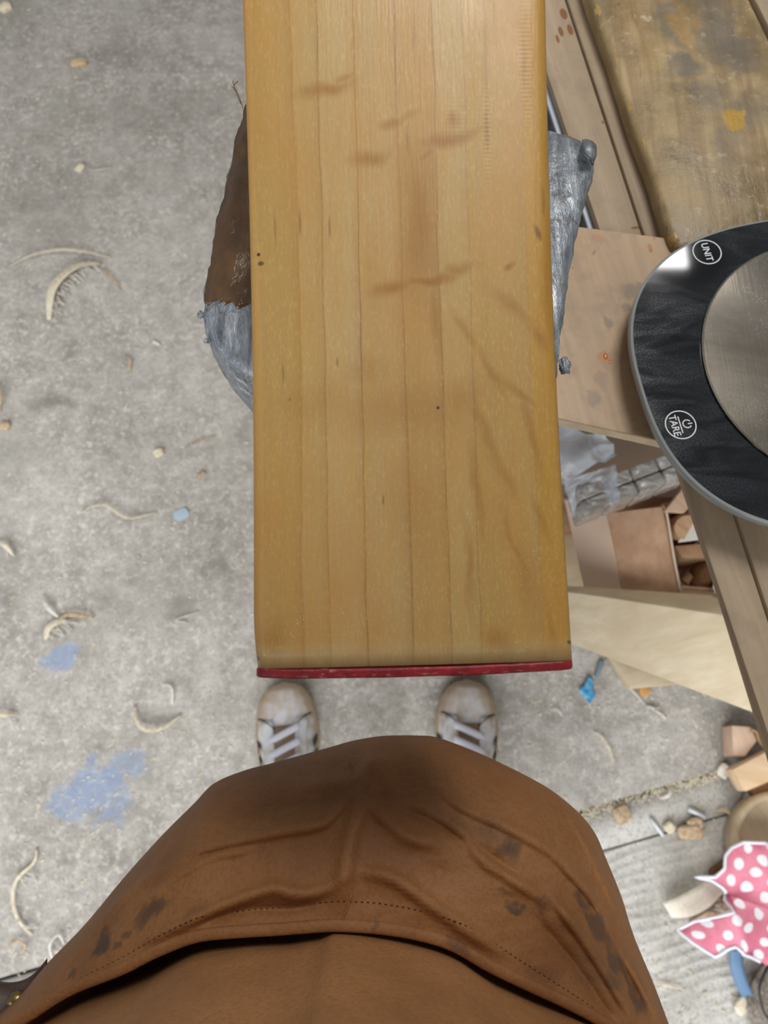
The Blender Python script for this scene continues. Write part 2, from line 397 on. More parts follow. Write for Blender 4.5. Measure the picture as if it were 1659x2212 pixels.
dots = M.blobs([bs(948, 876, 3.5, 3.5, 0, 1), bs(553, 537, 4, 4, 0, 1), bs(558, 557, 7, 5, 0, .8), bs(553, 1426, 5, 5, 0, 1), bs(1238, 1391, 10, 4, -25, 1)], e0=1.3, e1=.7)
col = M.mix(M.math('MULTIPLY', dots, .9), col, C(28, 18, 14))
# handling dust on the toe end
spk = M.math('MULTIPLY', M.ramp(M.noise(None, 1500, 2, .5), [(.66, 0.), (.74, .7)]), M.ramp(M.noise(None, 45, 4), [(.42, 0.), (.62, 1.)]))
col = M.mix(M.math('MULTIPLY', spk, M.n('ShaderNodeMapRange', {0: xy[1], 1: .14, 2: .02, 3: 0., 4: 1.}).outputs[0]), col, C(232, 208, 150))
edgefade = M.n('ShaderNodeMapRange', {0: xy[1], 1: .010, 2: .0, 3: 0., 4: .55}, interpolation_type='SMOOTHSTEP').outputs[0]
col = M.mix(M.math('MULTIPLY', edgefade, M.noise(None, 150, 4)), col, C(206, 190, 150))
M.set('Base Color', col)
chat = M.math('SINE', M.math('MULTIPLY', xy[1], 4200.)); chat = M.math('MULTIPLY', chat, M.math('MULTIPLY', M.blobs([bs(1054, 280, 14, 160), bs(1140, 120, 22, 200), bs(990, 250, 60, 80, 0, .4)], e0=1.2), .10))
M.bump(M.math('ADD', M.math('ADD', fib, chat), M.noise(None, 60, 2)), .22, .0005)
M.set('Roughness', M.ramp(M.noise(M.map(None, sc=(1, .2, 1)), 120, 4), [(.3, .28), (.7, .42)]))
M.set('Specular IOR Level', .5)
M_bat = M.m
grid('blade', rows, M_bat, bat, closed=True, caps=True)
M_red = Mat('red_rubber', C(132, 20, 30), .45)
M_red.set('Base Color', M_red.mix(M_red.math('MULTIPLY', M_red.ramp(M_red.noise(M_red.map(None, sc=(.35, 1, 1)), 900, 4, .6), [(.55, 0.), (.72, 1.)]), M_red.blobs([(-.037, -.0008, .018, .0022, 0, 1.), (-.004, -.0005, .014, .0014, 0, .5), (.04, -.0005, .006, .0012, 0, .5), (0, -.003, .06, .0007, 0, .7)], e0=1.2, e1=.4)), M_red.ramp(M_red.noise(None, 140, 3), [(.4, C(118, 14, 26)), (.65, C(148, 26, 34))]), C(196, 140, 118)))
M_red.bump(M_red.noise(None, 400, 3), .3, .0008); M_red = M_red.m
tg = []
for y in (0.0, -.0006, -.0025, -.0030):
    g = .0002 if y in (0.0, -.0030) else .0005
    rr = bat_ring(0.0, hw_at(0) - .0002, .0185, .0225, .0005, g)
    tg.append([Vector((p.x + .0003 * mnoise.noise(Vector((p.x * 300, y * 500, 1))), y + p.z * 0 + 0.0008 * (1 - (p.x / .054) ** 2) * -1 + .0002 * mnoise.noise(Vector((p.x * 160, y * 900, 5))), p.z)) for p in rr])
o = grid('toe_guard', tg, M_red, bat, closed=True, caps=True); o['label'] = 'red rubber toe guard strip with worn spots'
M_grip = Mat('black_grip', C(28, 28, 30), .7); M_grip.bump(M_grip.math('SINE', M_grip.math('MULTIPLY', M_grip.sep()[1], 1400.)), .5, .001)
hr = [[Vector((.0165 * cos(2 * pi * k / 24), .60 + .29 * i / 20, -.02 + bow(.56) + .0165 * sin(2 * pi * k / 24))) for k in range(24)] for i in range(21)]
grid('handle', hr, M_grip.m, bat, closed=True, caps=True)['label'] = 'black rubber grip'

# ================================================================== WORKBENCH
ZR = 1.023
R0, R1 = at(1242, 55, ZR), at(1640, 1270, ZR); ed = (R1 - R0).normalized(); en = Vector((-ed.y, ed.x, 0))
if en.x < 0: en = -en
BA = math.atan2(ed.y, ed.x) + pi / 2          # bench turned about z
M_rail = wood('pale_timber', C(178, 156, 130), C(150, 130, 105), None, BA, .8, .62, .3, dirt=.2).m
_m = bpy.data.materials['pale_timber']; _M = Mat.__new__(Mat); _M.m = _m; _M.t = _m.node_tree; _M.b = _M.t.nodes['Principled BSDF']; _M._pos = None
def _rb(px, py, rx, ry):
    q = at(px, py, ZR); return (q.x, q.y, rx * .0003, ry * .00036, .15, 1.)
_M.set('Base Color', _M.mix(_M.blobs([_rb(1218, 28, 9, 16), _rb(1212, 66, 6, 14), _rb(1232, 62, 7, 15), _rb(1205, 82, 4, 12), _rb(1303, 262, 3, 4), _rb(1375, 490, 12, 3)], e0=1.2, e1=.8), _M.b.inputs['Base Color'].links[0].from_socket, C(128, 82, 40)))
M_brace = wood('pale_plank', C(222, 206, 176), C(200, 180, 146), C(206, 186, 152), BA + pi / 2 + .15, .7, .65, .2).m
bench = thing('workbench', (R1.x + .25, R1.y + .3, 0), 'pale timber workbench with a stained top board, right of the cricket bat', 'workbench')
def bar(name, p0, p1, wd, hh, z, mat, side=1, bevel=.0025):
    return prism(name, [Vector((p.x, p.y, z)) for p in (p0, p1, p1 + en * wd * side, p0 + en * wd * side)], hh, mat, bench, bevel)
bar('rail', R0 - ed * .75 + en * .0006, R1 + ed * .3 + en * .0006, .095, .057, ZR, M_rail)['label'] = 'pale pinkish timber edge rail'
L0, L1 = at(1190, 184, ZR - .001), at(1660, 1590, ZR - .001); ld = (L1 - L0).normalized()
RA, RB = L0 - ld * 1.0, L1 + ld * .16
prism('edge_plank', [Vector((p.x, p.y, ZR - .0008)) for p in (RA, RB, R1 + ed * .26 - en * .0004, R0 - ed * .72 - en * .0004)], .007, M_rail, bench, .0015)['label'] = 'thin plank along the front of the rail'
bar('rail', R0 - ed * .75 + en * .62, R1 + ed * .3 + en * .62, .07, .057, ZR, M_rail)
bar('cross_rail', R0 - ed * .70 + en * .096, R0 - ed * .64 + en * .096, .52, .057, ZR, M_rail)
# stained top board and its pale neighbour
bp = [(1244, -110), (1276, 0), (1322, 123), (1365, 261), (1411, 383), (1445, 503), (1462, 535), (1740, 515), (1718, 190), (1624, 0), (1575, -90)]
M = Mat('stained_board', rough=.42)
g = M.noise(M.map(None, rot=(0, 0, -BA), sc=(1, .08, 1)), 110, 5, .6, .5); bl = M.noise(None, 20, 5, .62); gr = M.noise(None, 9, 4, .6); f4 = M.noise(None, 120, 5, .7)
col = M.ramp(bl, [(.35, C(124, 106, 74)), (.5, C(154, 132, 94)), (.66, C(182, 156, 114))])
col = M.mix(M.ramp(g, [(.4, .5), (.58, 0.)]), col, C(120, 92, 54))
def zb_(px, py, rx, ry, a=0, k=1.):
    q = at(px, py, 1.04); s = .5 / 1660; return (q.x, q.y, rx * s, ry * s * 1.25, R(a), k)
nv = M.vadd(M.pos, M.noisec(None, 45, 4), .045); nv = M.vadd(nv, (1, 1, 1), -.0225)
gry = M.blobs([zb_(1460, 70, 45, 55, 0, .8), zb_(1560, 80, 70, 110, 20, .9), zb_(1480, 140, 60, 28, 10, .9), zb_(1600, 130, 60, 60, 0, .8), zb_(1530, 200, 60, 40, 0, .6), zb_(1580, 320, 40, 60, 0, .6), zb_(1440, 20, 30, 20, 0, .7), zb_(1630, 240, 60, 80, 0, .5), zb_(1545, 15, 60, 30, 0, .7)], v=nv, e0=1.2, e1=.2)
col = M.mix(M.math('MULTIPLY', gry, .8), col, C(104, 98, 90))
ora = M.blobs([zb_(1480, 60, 30, 90, 10, .7), zb_(1400, 120, 40, 60, 0, .4), zb_(1360, 30, 40, 60, 0, .3)], v=nv, e0=1.2, e1=.2)
col = M.mix(M.math('MULTIPLY', ora, .6), col, C(178, 136, 66))
yel = M.blobs([zb_(1593, 250, 24, 26), zb_(1612, 236, 12, 8, 20)], v=M.vadd(M.pos, M.noisec(None, 120, 3), .006), e0=1.15, e1=.8)
col = M.mix(yel, col, C(172, 134, 46))
col = M.mix(M.math('MULTIPLY', M.ramp(f4, [(.58, 0.), (.7, .8)]), M.ramp(gr, [(.4, .2), (.6, 1.)])), col, C(206, 186, 150))
scr = M.ramp(M.noise(M.map(None, rot=(0, 0, .7), sc=(1, .15, 1)), 160, 3, .7, 1.5), [(.27, .9), (.33, 0.)])
col = M.mix(scr, col, C(58, 46, 34))
edge = M.n('ShaderNodeMapRange', {0: M.math('MULTIPLY', M.sep(M.map(None, rot=(0, 0, -BA)))[0], 1.0), 1: 0, 2: 1, 3: 0, 4: 1}).outputs[0]
M.set('Base Color', col); M.set('Roughness', M.ramp(bl, [(.35, .3), (.65, .6)])); M.bump(M.math('ADD', M.math('ADD', g, f4), M.math('MULTIPLY', bl, 2.)), .45, .0016)
bd = prism('top_board', polyat(bp, 1.0395), .0165, M.m, bench, .0045, 3); bd['label'] = 'old glue-stained brown top board'
prism('top_board', polyat([(1584, -90), (1632, 0), (1728, 190), (1850, 420), (2300, 420), (2200, -90)], 1.0385), .0155, M_rail, bench, .002)['label'] = 'clean pale top board'
# yellow glue ridge along the board's front edge
M_glue = Mat('dried_glue', C(168, 134, 70), .3); M_glue.set('Base Color', M_glue.ramp(M_glue.noise(None, 70, 4), [(.35, C(146, 116, 62)), (.65, C(194, 164, 104))])); M_glue.bump(M_glue.noise(None, 160, 3), .4, .001)
tube('glue_edge', [Vector((p.x, p.y, p.z + 0.0002 * mnoise.noise(p * 60))) for p in [q + Vector((.0012, 0, 0)) for q in catmull([at(a, b, 1.0352) for a, b in [(1250, -110), (1279, 0), (1325, 123), (1368, 261), (1414, 383), (1447, 500), (1459, 530)]], 60)]], [.0042 + .0003 * mnoise.noise(Vector((i * .3, 2, 0))) for i in range(60)], M_glue.m, bench, 12)
# plywood mount
plyq = [(700, 418), (1250, 489), (1459, 516), (1464, 545), (1760, 580), (1770, 1030), (1390, 945), (1220, 908), (690, 793)]
M = wood('plywood_face', C(188, 158, 124), C(158, 129, 98), C(172, 137, 102), BA + .02, .55, .5, .25, dirt=.25)
nv = M.vadd(M.pos, M.noisec(None, 60, 4), .02); nv = M.vadd(nv, (1, 1, 1), -.01)
def pb(px, py, r, k=1.):
    q = at(px, py, 1.032); s = .48 / 1660; return (q.x, q.y, r * s, r * s * 1.2, 0, k)
bc = M.b.inputs['Base Color'].links[0].from_socket
bc = M.mix(M.math('MULTIPLY', M.blobs([pb(1360, 628, 26), pb(1378, 612, 14), pb(1312, 696, 11), pb(1354, 668, 9), pb(1278, 552, 6), pb(1282, 858, 18, .8), pb(1320, 780, 26, .4), pb(1300, 820, 14, .6)], v=nv, e0=1.2, e1=.6), .6), bc, C(112, 98, 82))
bc = M.mix(M.math('MULTIPLY', M.blobs([pb(1308, 768, 12), pb(1404, 542, 9), pb(1295, 520, 14, .5)], v=nv, e0=1.1, e1=.7), .7), bc, C(176, 112, 58))
M.set('Base Color', bc)
M_ply = M.m; M_plye = wood('plywood_edge', C(226, 208, 178), C(206, 184, 148), None, 0, 1, .7, .1).m
o = prism('plywood_panel', polyat(plyq, 1.032), .0088, [M_ply, M_plye], bench, .0006, 1)
for p in o.data.polygons:
    if abs(p.normal.z) < .4: p.material_index = 1
o['label'] = 'stained plywood panel with pale cut edge'
# drops of dried resin on the ply
M_resin = Mat('amber_resin', C(190, 128, 74), .12).m
for px, py, r in ((1308, 770, 6), (1318, 782, 4), (1405, 541, 4), (1413, 516, 2.5), (1237, 579, 3)):
    bm = bmesh.new(); q = at(px, py, 1.0318); mm = Matrix.Translation(q) @ Matrix.Diagonal((r * .00026, r * .00042, r * .00016, 1))
    bmesh.ops.create_icosphere(bm, subdivisions=2, radius=1, matrix=mm)
    from_bm('resin_drop', bm, M_resin, bench)
# steel channel beside the rail
M_steel = Mat('dark_steel', C(66, 68, 74), .45, Metallic=.6); M_steel.set('Base Color', M_steel.ramp(M_steel.noise(None, 60, 3), [(.4, C(52, 54, 60)), (.65, C(92, 96, 104))])); M_steel = M_steel.m
def lbar(name, a, b, off, wd, hh, z, mat):
    ln = Vector((ld.y, -ld.x, 0)); ln = ln if ln.x > 0 else -ln
    p, q = L0 + ld * a + ln * off, L0 + ld * b + ln * off
    prism(name, [Vector((v.x, v.y, z)) for v in (p, q, q + ln * wd, p + ln * wd)], hh, mat, bench, .0005)
lbar('channel_lip', -.6, .14, -.0035, .006, .0022, ZR - .0082, Mat('blued_lip', C(176, 184, 200), .4).m)
lbar('steel_channel', -.6, .14, .0005, .003, 0.05, ZR - .0108, M_steel)
lbar('steel_channel', -.6, .14, -.016, .016, .003, ZR - .058, M_steel)
# legs and shelf
lg = R0 - ed * .64
for a, b in ((lg, 0), (lg + en * .62, 0), (R1 + ed * .05 + en * .62, 0)):
    prism('leg', [Vector((a.x, a.y, ZR - .057)) + d for d in (Vector((0, 0, 0)), ed * .06, ed * .06 + en * .06, en * .06)], ZR - .057, M_rail, bench, .002)
bm = bmesh.new()
tA = [at(a, b, .585) for a, b in ((1150, 1262), (1250, 1266), (1560, 1286), (1760, 1300))]  # far facet added, sloping away from the doorway light for a shaded strip
tB = [at(a, b, .615) for a, b in ((1150, 1272), (1250, 1281), (1580, 1331), (1760, 1358))]
tC = [at(a, b, .575) for a, b in ((1150, 1370), (1249, 1397), (1642, 1545), (1820, 1612))]
tD = [p + Vector((0, .012, -.03)) for p in tC]; tE = [p + Vector((0, -.004, -.02)) for p in tA]
V = [[bm.verts.new(p) for p in r] for r in (tA, tB, tC, tD, tE)]
for a in range(5):
    for k in range(3): bm.faces.new((V[a][k], V[a][k + 1], V[(a + 1) % 5][k + 1], V[(a + 1) % 5][k]))
bm.faces.new([V[a][0] for a in range(5)]); bm.faces.new([V[a][3] for a in range(5)][::-1])
bmesh.ops.recalc_face_normals(bm, faces=bm.faces)
bmesh.ops.bevel(bm, geom=[e for e in bm.edges if e.calc_face_angle(0) > .3], offset=.0015, segments=2, affect='EDGES', profile=.5)
o = autosmooth(from_bm('lower_plank', bm, M_brace, bench), 30); o['label'] = 'pale lower plank beneath the bench rail, far facet sloped away to darken it'
prism('shelf', [Vector((x, y, .41)) for x, y in ((.10, .225), (.98, .225), (.98, .62), (.10, .62))], .018, M_brace, bench, .001)

# ================================================================== KITCHEN SCALE
ZS = 1.0545
SC = at(1816, 775, ZS) ; SA = -R(8.5)
Sx = Vector((cos(BA), sin(BA), 0)); Sy = Vector((-sin(BA), cos(BA), 0))
ctr = at(1812, 778, ZS)
sa_ = .5 * (0.2386); sb_ = .1030
scale = thing('kitchen_scale', Vector((ctr.x, ctr.y, 1.032)), 'black glass kitchen scale with round steel plate and touch buttons, on the plywood', 'scale')
def SE(a, b, n=160, p=2.5):
    o = []
    for k in range(n):
        t = 2 * pi * k / n; ct, st_ = cos(t), sin(t)
        o.append((a * math.copysign(abs(ct) ** (2 / p), ct), b * math.copysign(abs(st_) ** (2 / p), st_)))
    return o
def SL(x, y, z): return Vector((ctr.x, ctr.y, 0)) + Sx * x + Sy * y + Vector((0, 0, z))
def slocal(px, py, z=ZS):
    q = at(px, py, z) - Vector((ctr.x, ctr.y, z)); return q.dot(Sx), q.dot(Sy)
M = Mat('black_glass', rough=.08)
du = M.noise(None, 14, 5, .65, 1.2); fi = M.noise(None, 1100, 2, .6)
wipe = M.math('MAXIMUM', M.ramp(M.noise(M.map(None, rot=(0, 0, .5), sc=(1, 3., 1)), 22, 3, .55, 1.2), [(.30, .15), (.58, 1.)]), 0.)
gq = at(1475, 555, ZS); cl = M.blobs([(gq.x, gq.y, .03, .026, 0, 1.)], e0=1.3, e1=.6)
dust = M.math('MULTIPLY', M.math('MULTIPLY', M.ramp(fi, [(.3, .25), (.65, 1.)]), wipe), M.math('SUBTRACT', 1., cl))
M.set('Base Color', M.mix(M.math('MULTIPLY', dust, .5), C(9, 9, 12), C(54, 58, 64)))
M.set('Roughness', M.n('ShaderNodeMapRange', {0: dust, 1: 0., 2: 1., 3: .05, 4: .18}).outputs[0])
M_blk = M.m
M_gedge = Mat('glass_edge', C(206, 212, 210), .18, Transmission_Weight=.55, IOR=1.5).m
M_body = Mat('scale_body', C(40, 40, 42), .5).m
body = [[SL(x * k, y * k * .8, z) for x, y in SE(sa_, sb_)] for k, z in ((.82, 1.0325), (.86, 1.034), (.86, 1.0445), (.84, 1.0482))]
grid('base', body, M_body, scale, True, 0, True)
gr_ = [[SL(x * k, y * k, z) for x, y in SE(sa_, sb_)] for k, z in ((.992, 1.0483), (1., 1.0491), (1., 1.0536), (.994, 1.0543))]
o = grid('glass_edge', gr_, M_gedge, scale, True, 0, True); o['label'] = 'clear edge of the glass plate'
tp = [[SL(x * k, y * k, z) for x, y in SE(sa_, sb_)] for k, z in ((.985, 1.05435), (.985, ZS))]
autosmooth(grid('glass_top', tp, M_blk, scale, True, 0, True), 30)['label'] = 'dusty glossy black glass top'
M = Mat('brushed_steel', C(150, 146, 140), .3, Metallic=1.0)
dd = M.noise(None, 9, 5, .65, .8); ff = M.noise(None, 1000, 2, .6); br = M.noise(M.map(None, rot=(0, 0, -BA), sc=(1, .02, 1)), 700, 3)
sp = M.math('MULTIPLY', M.ramp(ff, [(.55, 0.), (.7, 1.)]), M.ramp(dd, [(.4, .15), (.6, 1.)]))
M.set('Base Color', M.mix(M.math('MULTIPLY', sp, .3), M.mix(M.ramp(dd, [(.35, 0.), (.65, 1.)]), C(146, 136, 122), C(178, 168, 154)), C(214, 208, 196)))
M.set('Metallic', M.math('SUBTRACT', 1., M.math('MULTIPLY', sp, .35))); M.set('Anisotropic', .5); M.set('Roughness', .15)
pcw = at(1816, 777, ZS); qx = M.sep()
M.set('Tangent', M.n('ShaderNodeCombineXYZ', {0: M.math('SUBTRACT', qx[0], pcw.x), 1: M.math('SUBTRACT', qx[1], pcw.y), 2: 0.}).outputs[0]); M.bump(br, .08, .0003)
px_, py_ = slocal(1816, 777); rpl = (at(1816, 777, ZS) - at(1516, 777, ZS)).length
pr = [[SL(px_ + k * rpl * cos(2 * pi * i / 128), py_ + k * rpl * sin(2 * pi * i / 128), z) for i in range(128)] for k, z in ((.995, ZS + .0001), (1., ZS + .0006), (.998, ZS + .0014), (.985, ZS + .0018), (.6, ZS + .0019), (.02, ZS + .0019))]
autosmooth(grid('weighing_plate', pr, M.m, scale, True, 0, True), 8)['label'] = 'round brushed steel weighing plate'
M_wh = Mat('white_print', C(225, 225, 228), .5).m
def print_mesh(name, build, parent):
    bm = bmesh.new(); build(bm)
    return from_bm(name, bm, M_wh, parent, False)
def ring_into(bm, cx, cy, r0, r1, a0=0., a1=2 * pi, n=48, z=ZS + .0002, F=None):
    F = F or (lambda x, y: (x, y)); pv = None; full = abs(a1 - a0) > 6.28
    for i in range(n + 1):
        a = a0 + (a1 - a0) * i / n; v = []
        for r in (r0, r1):
            x, y = F(cx + r * cos(a), cy + r * sin(a)); v += [bm.verts.new(SL(x, y, z)), bm.verts.new(SL(x, y, z + .00012))]
        if pv: bm.faces.new((pv[1], v[1], v[3], pv[3])); bm.faces.new((pv[0], pv[1], v[1], v[0])); bm.faces.new((pv[3], v[3], v[2], pv[2]))
        pv = v
def text_into(bm, txt, size, F, cx, cy, sx=1.):
    fc = bpy.data.curves.new('t', 'FONT'); fc.body = txt; fc.size = size; fc.align_x = 'CENTER'; fc.align_y = 'CENTER'; fc.extrude = .00008; fc.offset = size * .004
    fo = bpy.data.objects.new('t', fc); COL.objects.link(fo); bpy.context.view_layer.update()
    me = bpy.data.meshes.new_from_object(fo.evaluated_get(bpy.context.evaluated_depsgraph_get()))
    vm = [bm.verts.new(SL(*F(cx + v.co.x * sx, cy + v.co.y), ZS + .0003 + v.co.z)) for v in me.vertices]
    for p in me.polygons:
        try: bm.faces.new([vm[i] for i in p.vertices])
        except ValueError: pass
    bpy.data.objects.remove(fo); bpy.data.curves.remove(fc); bpy.data.meshes.remove(me)
def rot_frame(px, py):
    x0, y0 = slocal(px, py)
    return lambda x, y: (x0 + y, y0 - x)       # reads towards the user's side of the scale
rB = .0083
FU = rot_frame(1527, 545); FT = rot_frame(1470, 918)
def bU(bm): ring_into(bm, 0, 0, rB, rB + .00062, F=FU); text_into(bm, 'UNIT', .0062, FU, 0, -.0002, .92)
print_mesh('unit_button', bU, scale)['label'] = 'white printed ring reading UNIT'
def bT(bm):
    ring_into(bm, 0, 0, rB, rB + .00062, F=FT); text_into(bm, 'TARE', .0060, FT, 0, -.0037, .92)
    for x0, x1, y0, y1 in ((-.0052, .0052, -.0005, .0001), (-.0003, .0003, .0042, .0068)):
        vb = [bm.verts.new(SL(*FT(x, y), z)) for z in (ZS + .0002, ZS + .00035) for x, y in ((x0, y0), (x1, y0), (x1, y1), (x0, y1))]
        bm.faces.new(vb[4:]); [bm.faces.new((vb[i], vb[(i + 1) % 4], vb[4 + (i + 1) % 4], vb[4 + i])) for i in range(4)]
    ring_into(bm, 0, .0038, .0021, .0027, R(125), R(415), 32, F=FT)
print_mesh('tare_button', bT, scale)['label'] = 'white printed ring reading TARE under a power symbol'

# ================================================================== TAPED VISE
ZV = 1.168
vq = [(528, 212), (700, 205), (1000, 225), (1196, 268), (1262, 296), (1289, 318), (1283, 372), (1252, 500), (1228, 640), (1214, 760), (1205, 800), (1160, 822), (900, 835), (640, 838), (545, 812), (500, 788), (470, 752), (445, 712), (428, 668), (448, 560), (480, 390), (508, 280)]
vise = thing('padded_vise', at(860, 520, ZR + .009).copy(), 'bench vise padded in silver and brown tape, underneath the cricket bat', 'vise')
out = catmull([at(a, b, ZV) for a, b in vq + vq[:1]], 221)[:-1]; cen = sum(out, Vector()) / len(out)
levels = [(-.014, 0.), (-.006, -.0006), (-.0015, -.003), (0., -.008), (.0005, -.03), (-.004, -.06), (-.02, -.075)]
rows = []
def wr(p, k=1.): return Vector((mnoise.noise(p * 90), mnoise.noise(p * 90 + Vector((5, 5, 5))), mnoise.noise(p * 70 + Vector((9, 1, 3))))) * .0011 * k + Vector((mnoise.noise(p * 320), mnoise.noise(p * 320 + Vector((3, 3, 3))), .6 * mnoise.noise(p * 260))) * .0006 * k
for f in (.02, .3, .5, .6, .68, .73, .77):
    rows.append([cen.lerp(p, f) + wr(cen.lerp(p, f)) for p in out])
for inset, dz in levels:
    r = []
    for p in out:
        d = (p - cen); d.z = 0; q = p + d.normalized() * inset + Vector((0, 0, dz)); r.append(q + wr(q, 1.3))
    rows.append(r)
M = Mat('silver_tape', rough=.38, Metallic=.35)
st = M.noise(M.map(None, rot=(0, 0, -.3), sc=(1, .18, 1)), 240, 5, .7, .6); b4 = M.noise(None, 40, 5, .65)
col = M.ramp(st, [(.36, C(112, 118, 126)), (.55, C(160, 167, 176)), (.7, C(226, 230, 234))])
col = M.mix(M.ramp(b4, [(.45, 0.), (.62, .7)]), col, C(108, 108, 106))
col = M.mix(M.ramp(M.noise(None, 130, 4, .7), [(.58, 0.), (.68, .6)]), col, C(70, 60, 48))
M.set('Base Color', col); M.bump(M.math('ADD', st, b4), .7, .002); M_tape = M.m
M = Mat('brown_tape', rough=.22)
st = M.noise(M.map(None, rot=(0, 0, -.2), sc=(1, .3, 1)), 60, 5, .6, .4)
M.set('Base Color', M.ramp(st, [(.35, C(70, 52, 36)), (.55, C(98, 72, 48)), (.7, C(122, 94, 60))])); M.bump(M.math('ADD', st, M.noise(None, 130, 4)), .5, .002); M_btape = M.m
grid('tape_padding', rows, M_tape, vise, True, 0, True)['label'] = 'crumpled silver duct tape wrapping'
# brown parcel tape laid over the left shoulder of the padding
drows = []
for i in range(len(rows) - 1):
    for k in range(6): drows.append([a.lerp(b, k / 6) for a, b in zip(rows[i], rows[i + 1])])
drows.append(rows[-1]); bm = bmesh.new(); nv_ = {}
def bkey(i, j):
    k = (i, j % 220)
    if k not in nv_:
        p = drows[i][j % 220]; a = (p - cen); a.z = 0; up = Vector((0, 0, 1)) if i < 48 else a.normalized()
        nv_[k] = bm.verts.new(p + (up * .6 + a.normalized() * .5) * .0009)
    return nv_[k]
for i in range(6, len(drows) - 12):
    for j in range(220):
        x, y = proj(drows[i][j]); lim = 650 + 9 * mnoise.noise(Vector((x * .06, 2., 1))) + (x - 430) * .12
        if x < 640 and y < lim: bm.faces.new((bkey(i, j), bkey(i, j + 1), bkey(i + 1, j + 1), bkey(i + 1, j)))
o = from_bm('parcel_tape', bm, M_btape, vise); o['label'] = 'glossy brown parcel tape layer'; mo = o.modifiers.new('s', 'SOLIDIFY'); mo.thickness = .0006
# torn tape ends
def crumple(name, ctrp, r, seed, mat, parent, sq=(1, 1, .6), lab=None):
    bm = bmesh.new(); bmesh.ops.create_icosphere(bm, subdivisions=4, radius=1)
    for v in bm.verts:
        n = v.co.normalized(); k = 1 + .35 * mnoise.noise(n * 2.2 + Vector((seed, 0, 0))) + .22 * mnoise.noise(n * 6 + Vector((0, seed, 0)))
        v.co = Vector((n.x * r * sq[0] * k, n.y * r * sq[1] * k, n.z * r * sq[2] * k)) + ctrp
    o = from_bm(name, bm, mat, parent)
    if lab: o['label'] = lab
    return o
crumple('tape_end', at(1220, 790, ZV - .02), .0030, 4, M_tape, vise, (.8, 1.3, .8), 'loose crumpled tape end at the corner')
crumple('tape_end', at(434, 680, ZV - .004), .0014, 8, M_tape, vise, (1, 1.2, .8))
crumple('tape_end', at(447, 736, ZV - .006), .0013, 9, M_tape, vise, (1.2, .8, .7))
fp = catmull([at(1258, 306, ZV + .002), at(1270, 303, ZV + .005), at(1286, 312, ZV + .005), at(1289, 330, ZV + .003), at(1284, 345, ZV)], 14)
fq = catmull([at(1253, 330, ZV + .003), at(1262, 332, ZV + .007), at(1272, 340, ZV + .006), at(1277, 350, ZV + .002), at(1279, 358, ZV)], 14)
grid('tape_flap', [[p + wr(p) for p in fp], [p.lerp(q, .5) + wr(p, 2.) for p, q in zip(fp, fq)], [q + wr(q) for q in fq]], M_tape, vise, thick=.0008)['label'] = 'torn curled flap of silver tape'
# frayed fibres at the top left
bm = bmesh.new()
for pts in ([(524, 232), (515, 205), (506, 188), (503, 175)], [(520, 225), (510, 200), (505, 185), (514, 176)], [(519, 222), (508, 196), (500, 186)]):
    tube('', catmull([at(a, b, ZV + .002) for a, b in pts], 12), .00022, None, None, 5, bm)
from_bm('loose_fibres', bm, Mat('tan_fibre', C(150, 120, 70), .7).m, vise)['label'] = 'tan frayed fibres sticking out'
# iron body of the vise under the padding
M_iron = Mat('vise_iron', C(46, 50, 56), .5, Metallic=.7).m
vc = at(860, 520, ZV); vx = Vector((cos(-.22), sin(-.22), 0)); vy = Vector((-vx.y, vx.x, 0))
def vbox(name, cx, cy, hx, hy, z1, z0): prism(name, [Vector((vc.x, vc.y, z1)) + vx * (cx + a * hx) + vy * (cy + b * hy) for a, b in ((-1, -1), (1, -1), (1, 1), (-1, 1))], z1 - z0, M_iron, vise, .003)
vbox('vise_column', 0, 0, .035, .03, ZV - .072, 1.046)
vbox('vise_base', 0, 0, .06, .045, 1.0455, 1.0325)

# ================================================================== BOXES ON THE LOWER SHELF
M = Mat('corrugated_card', rough=.8)
cn = M.noise(None, 25, 4); fl_ = M.noise(M.map(None, sc=(1, .1, 1)), 120, 3)
M.set('Base Color', M.mix(M.ramp(fl_, [(.4, .25), (.6, 0.)]), M.ramp(cn, [(.35, C(172, 134, 104)), (.65, C(198, 162, 132))]), C(150, 112, 84))); M.bump(fl_, .2, .001)
M_card = M.m
M_cardp = Mat('lit_card', C(206, 180, 160), .8).m  # paler card: light on the narrow flap is put into its colour
def quad(name, p4, mat, parent, t=.004):
    P = [Vector(p) for p in p4]; n = (P[1] - P[0]).cross(P[2] - P[0]).normalized()
    if n.z > 0: n = -n
    bm = bmesh.new(); prism_bm(bm, P, t, .0006, 1, n * t); return autosmooth(from_bm(name, bm, mat, parent))
def a3(px, py, z): return at(px, py, z)
box = thing('cardboard_box', at(1480, 1180, .41), 'open cardboard box of wood offcuts, on the shelf under the scale', 'box')
r_ = [a3(1432, 1094, .62), a3(1640, 1072, .62), a3(1660, 1280, .575), a3(1472, 1264, .575)]
for i in range(4):
    p, q = r_[i], r_[(i + 1) % 4]
    quad('side_panel', [p, q, Vector((q.x, q.y, .4125)), Vector((p.x, p.y, .4125))], M_card, box)
prism('bottom_panel', [Vector((p.x, p.y, .4155)) + (sum(r_, Vector()) / 4 - p) * .03 * Vector((1, 1, 0)).length * 0 for p in r_], .004, M_card, box, 0)
quad('flap', [a3(1310, 1108, .628), a3(1431, 1094, .622), a3(1470, 1284, .572), a3(1346, 1284, .556)], M_card, box, .0035)['label'] = 'wide folded-out flap'
quad('flap', [a3(1218, 1078, .604), a3(1309, 1109, .628), a3(1345, 1284, .556), a3(1264, 1284, .535)], M_cardp, box, .0035)['label'] = 'paler narrow flap'
